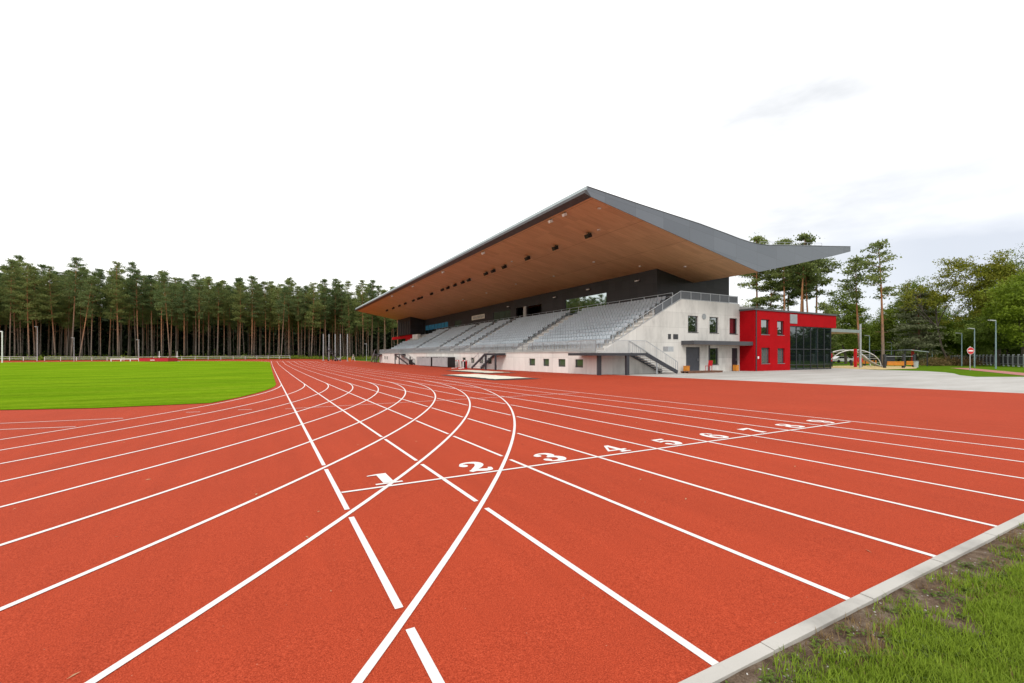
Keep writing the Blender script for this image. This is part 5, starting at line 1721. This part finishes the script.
# parked cars behind the arch
def car(u, d, label, mat):
    x, y, z = polar(u, d); rt = empty('parked_car', (x, y, z), label, 'car', 'cars parked beyond the playground')
    def Pn(a, b_, h):
        return (x + tx * a + SN * b_, y + ty * a + CS * b_, z + h)
    prof = [(-2.1, .35), (2.1, .35), (2.12, .75), (1.95, .92), (1.1, .98), (.45, 1.42), (-1.1, 1.45), (-1.75, 1.0), (-2.1, .9)]
    b1 = MB(); n = len(prof); b1.add([Pn(a, -.8, h) for a, h in prof] + [Pn(a, .8, h) for a, h in prof], [tuple(range(n)), tuple(range(2 * n - 1, n - 1, -1))] + [(i, i + n, (i + 1) % n + n, (i + 1) % n) for i in range(n)]); b1.build('body', mat, rt)
    b1 = MB(); w_ = [(.95, 1.0), (.42, 1.36), (-1.05, 1.38), (-1.55, 1.0)]; b1.add([Pn(a, -.806, h) for a, h in w_], [(0, 1, 2, 3)]); b1.build('side_window', M['glass_dark'], rt)
    for a in (-1.3, 1.3):
        for s in (-.76, .76):
            b1 = MB(); b1.tube([Pn(a, s - .1, .33), Pn(a, s + .1, .33)], .33, 16); b1.build('wheel', M['black'], rt)


car(842, 100, 'white car parked behind the left foot of the climbing arch', M['white']); car(863, 102, 'white car parked behind the climbing arch and the slide', M['white'])

# ------------------------------------------------------------------ camera, sun, sky
cam = bpy.data.cameras.new('camera'); co = bpy.data.objects.new('camera', cam); COL.objects.link(co)
co.location = (0, 0, H); co.rotation_euler = (R(90), 0, -TH)
cam.sensor_width = 36; cam.lens = 36 * F / 1024
cam.shift_y = -(341.5 - HZ) / 1024 * 1.0 * 1
cam.clip_end = 6000; cam.clip_start = .05
scene.camera = co

sun = bpy.data.lights.new('sun', 'SUN'); so = bpy.data.objects.new('sun', sun); COL.objects.link(so)
SEL, SAZ = R(46), R(222)                     # elevation, azimuth clockwise from +Y
sun.energy = 1.25; sun.angle = R(14); sun.color = (1, .95, .88)
sd = Vector((math.sin(SAZ) * math.cos(SEL), math.cos(SAZ) * math.cos(SEL), math.sin(SEL)))
so.rotation_euler = sd.to_track_quat('Z', 'Y').to_euler()

w = bpy.data.worlds.new('World'); scene.world = w; w.use_nodes = True
nt = w.node_tree
bg = nt.nodes['Background']
sky = nd(nt, 'ShaderNodeTexSky'); sky.sky_type = 'NISHITA'; sky.sun_disc = False; sky.sun_elevation = SEL; sky.sun_rotation = SAZ
tc = nd(nt, 'ShaderNodeTexCoord')
mp = nd(nt, 'ShaderNodeMapping'); mp.inputs['Scale'].default_value = (1, 1, 3.2); lk(nt, tc.outputs['Generated'], mp.inputs['Vector'])
n1 = noise(nt, mp.outputs[0], 1.7, 6, .55)
# thinner, bluer cloud towards the south-east quarter of the sky
dt = nd(nt, 'ShaderNodeVectorMath', operation='DOT_PRODUCT'); lk(nt, tc.outputs['Generated'], dt.inputs[0])
gx_, gy_ = math.sin(TH + R(52)), math.cos(TH + R(52))
dt.inputs[1].default_value = (gx_ * .985, gy_ * .985, .16)
thin = ramp(nt, dt.outputs['Value'], [(.90, 0.), (.985, 1.)])
# a long bright bank of cloud crossing the thin part
z_ = sep(nt, tc.outputs['Generated'])[2]
band = mth(nt, 'ABSOLUTE', mth(nt, 'SUBTRACT', mth(nt, 'ADD', z_, mth(nt, 'MULTIPLY', mth(nt, 'SUBTRACT', n1, .5), .16)), .235))
bandf = ramp(nt, band, [(.015, 1.), (.06, 0.)])
thin = mth(nt, 'MULTIPLY', thin, ramp(nt, mth(nt, 'ADD', z_, mth(nt, 'MULTIPLY', mth(nt, 'SUBTRACT', n1, .5), .10)), [(.225, 1.), (.33, .0)]))
tot = mth(nt, 'MULTIPLY', thin, mth(nt, 'SUBTRACT', 1, mth(nt, 'MULTIPLY', bandf, .55)))
cl_ = ramp(nt, n1, [(.30, (5.9, 6.05, 6.25)), (.54, (10.2, 10.1, 10.0))])
grey = mix(nt, .85, sky.outputs['Color'], (5.4, 5.6, 6.1))
c = mix(nt, .95, sky.outputs['Color'], cl_)
c = mix(nt, mth(nt, 'MULTIPLY', tot, .97), c, grey)
lk(nt, c, bg.inputs['Color']); bg.inputs['Strength'].default_value = .1

scene.view_settings.view_transform = 'Standard'; scene.view_settings.look = 'None'
scene.view_settings.exposure = .57; scene.view_settings.gamma = 1
scene.view_settings.use_curve_mapping = False
scene.render.engine = 'CYCLES'
scene.cycles.max_bounces = 6; scene.cycles.diffuse_bounces = 3; scene.cycles.glossy_bounces = 3; scene.cycles.transmission_bounces = 2; scene.cycles.transparent_max_bounces = 4
scene.cycles.use_denoising = True
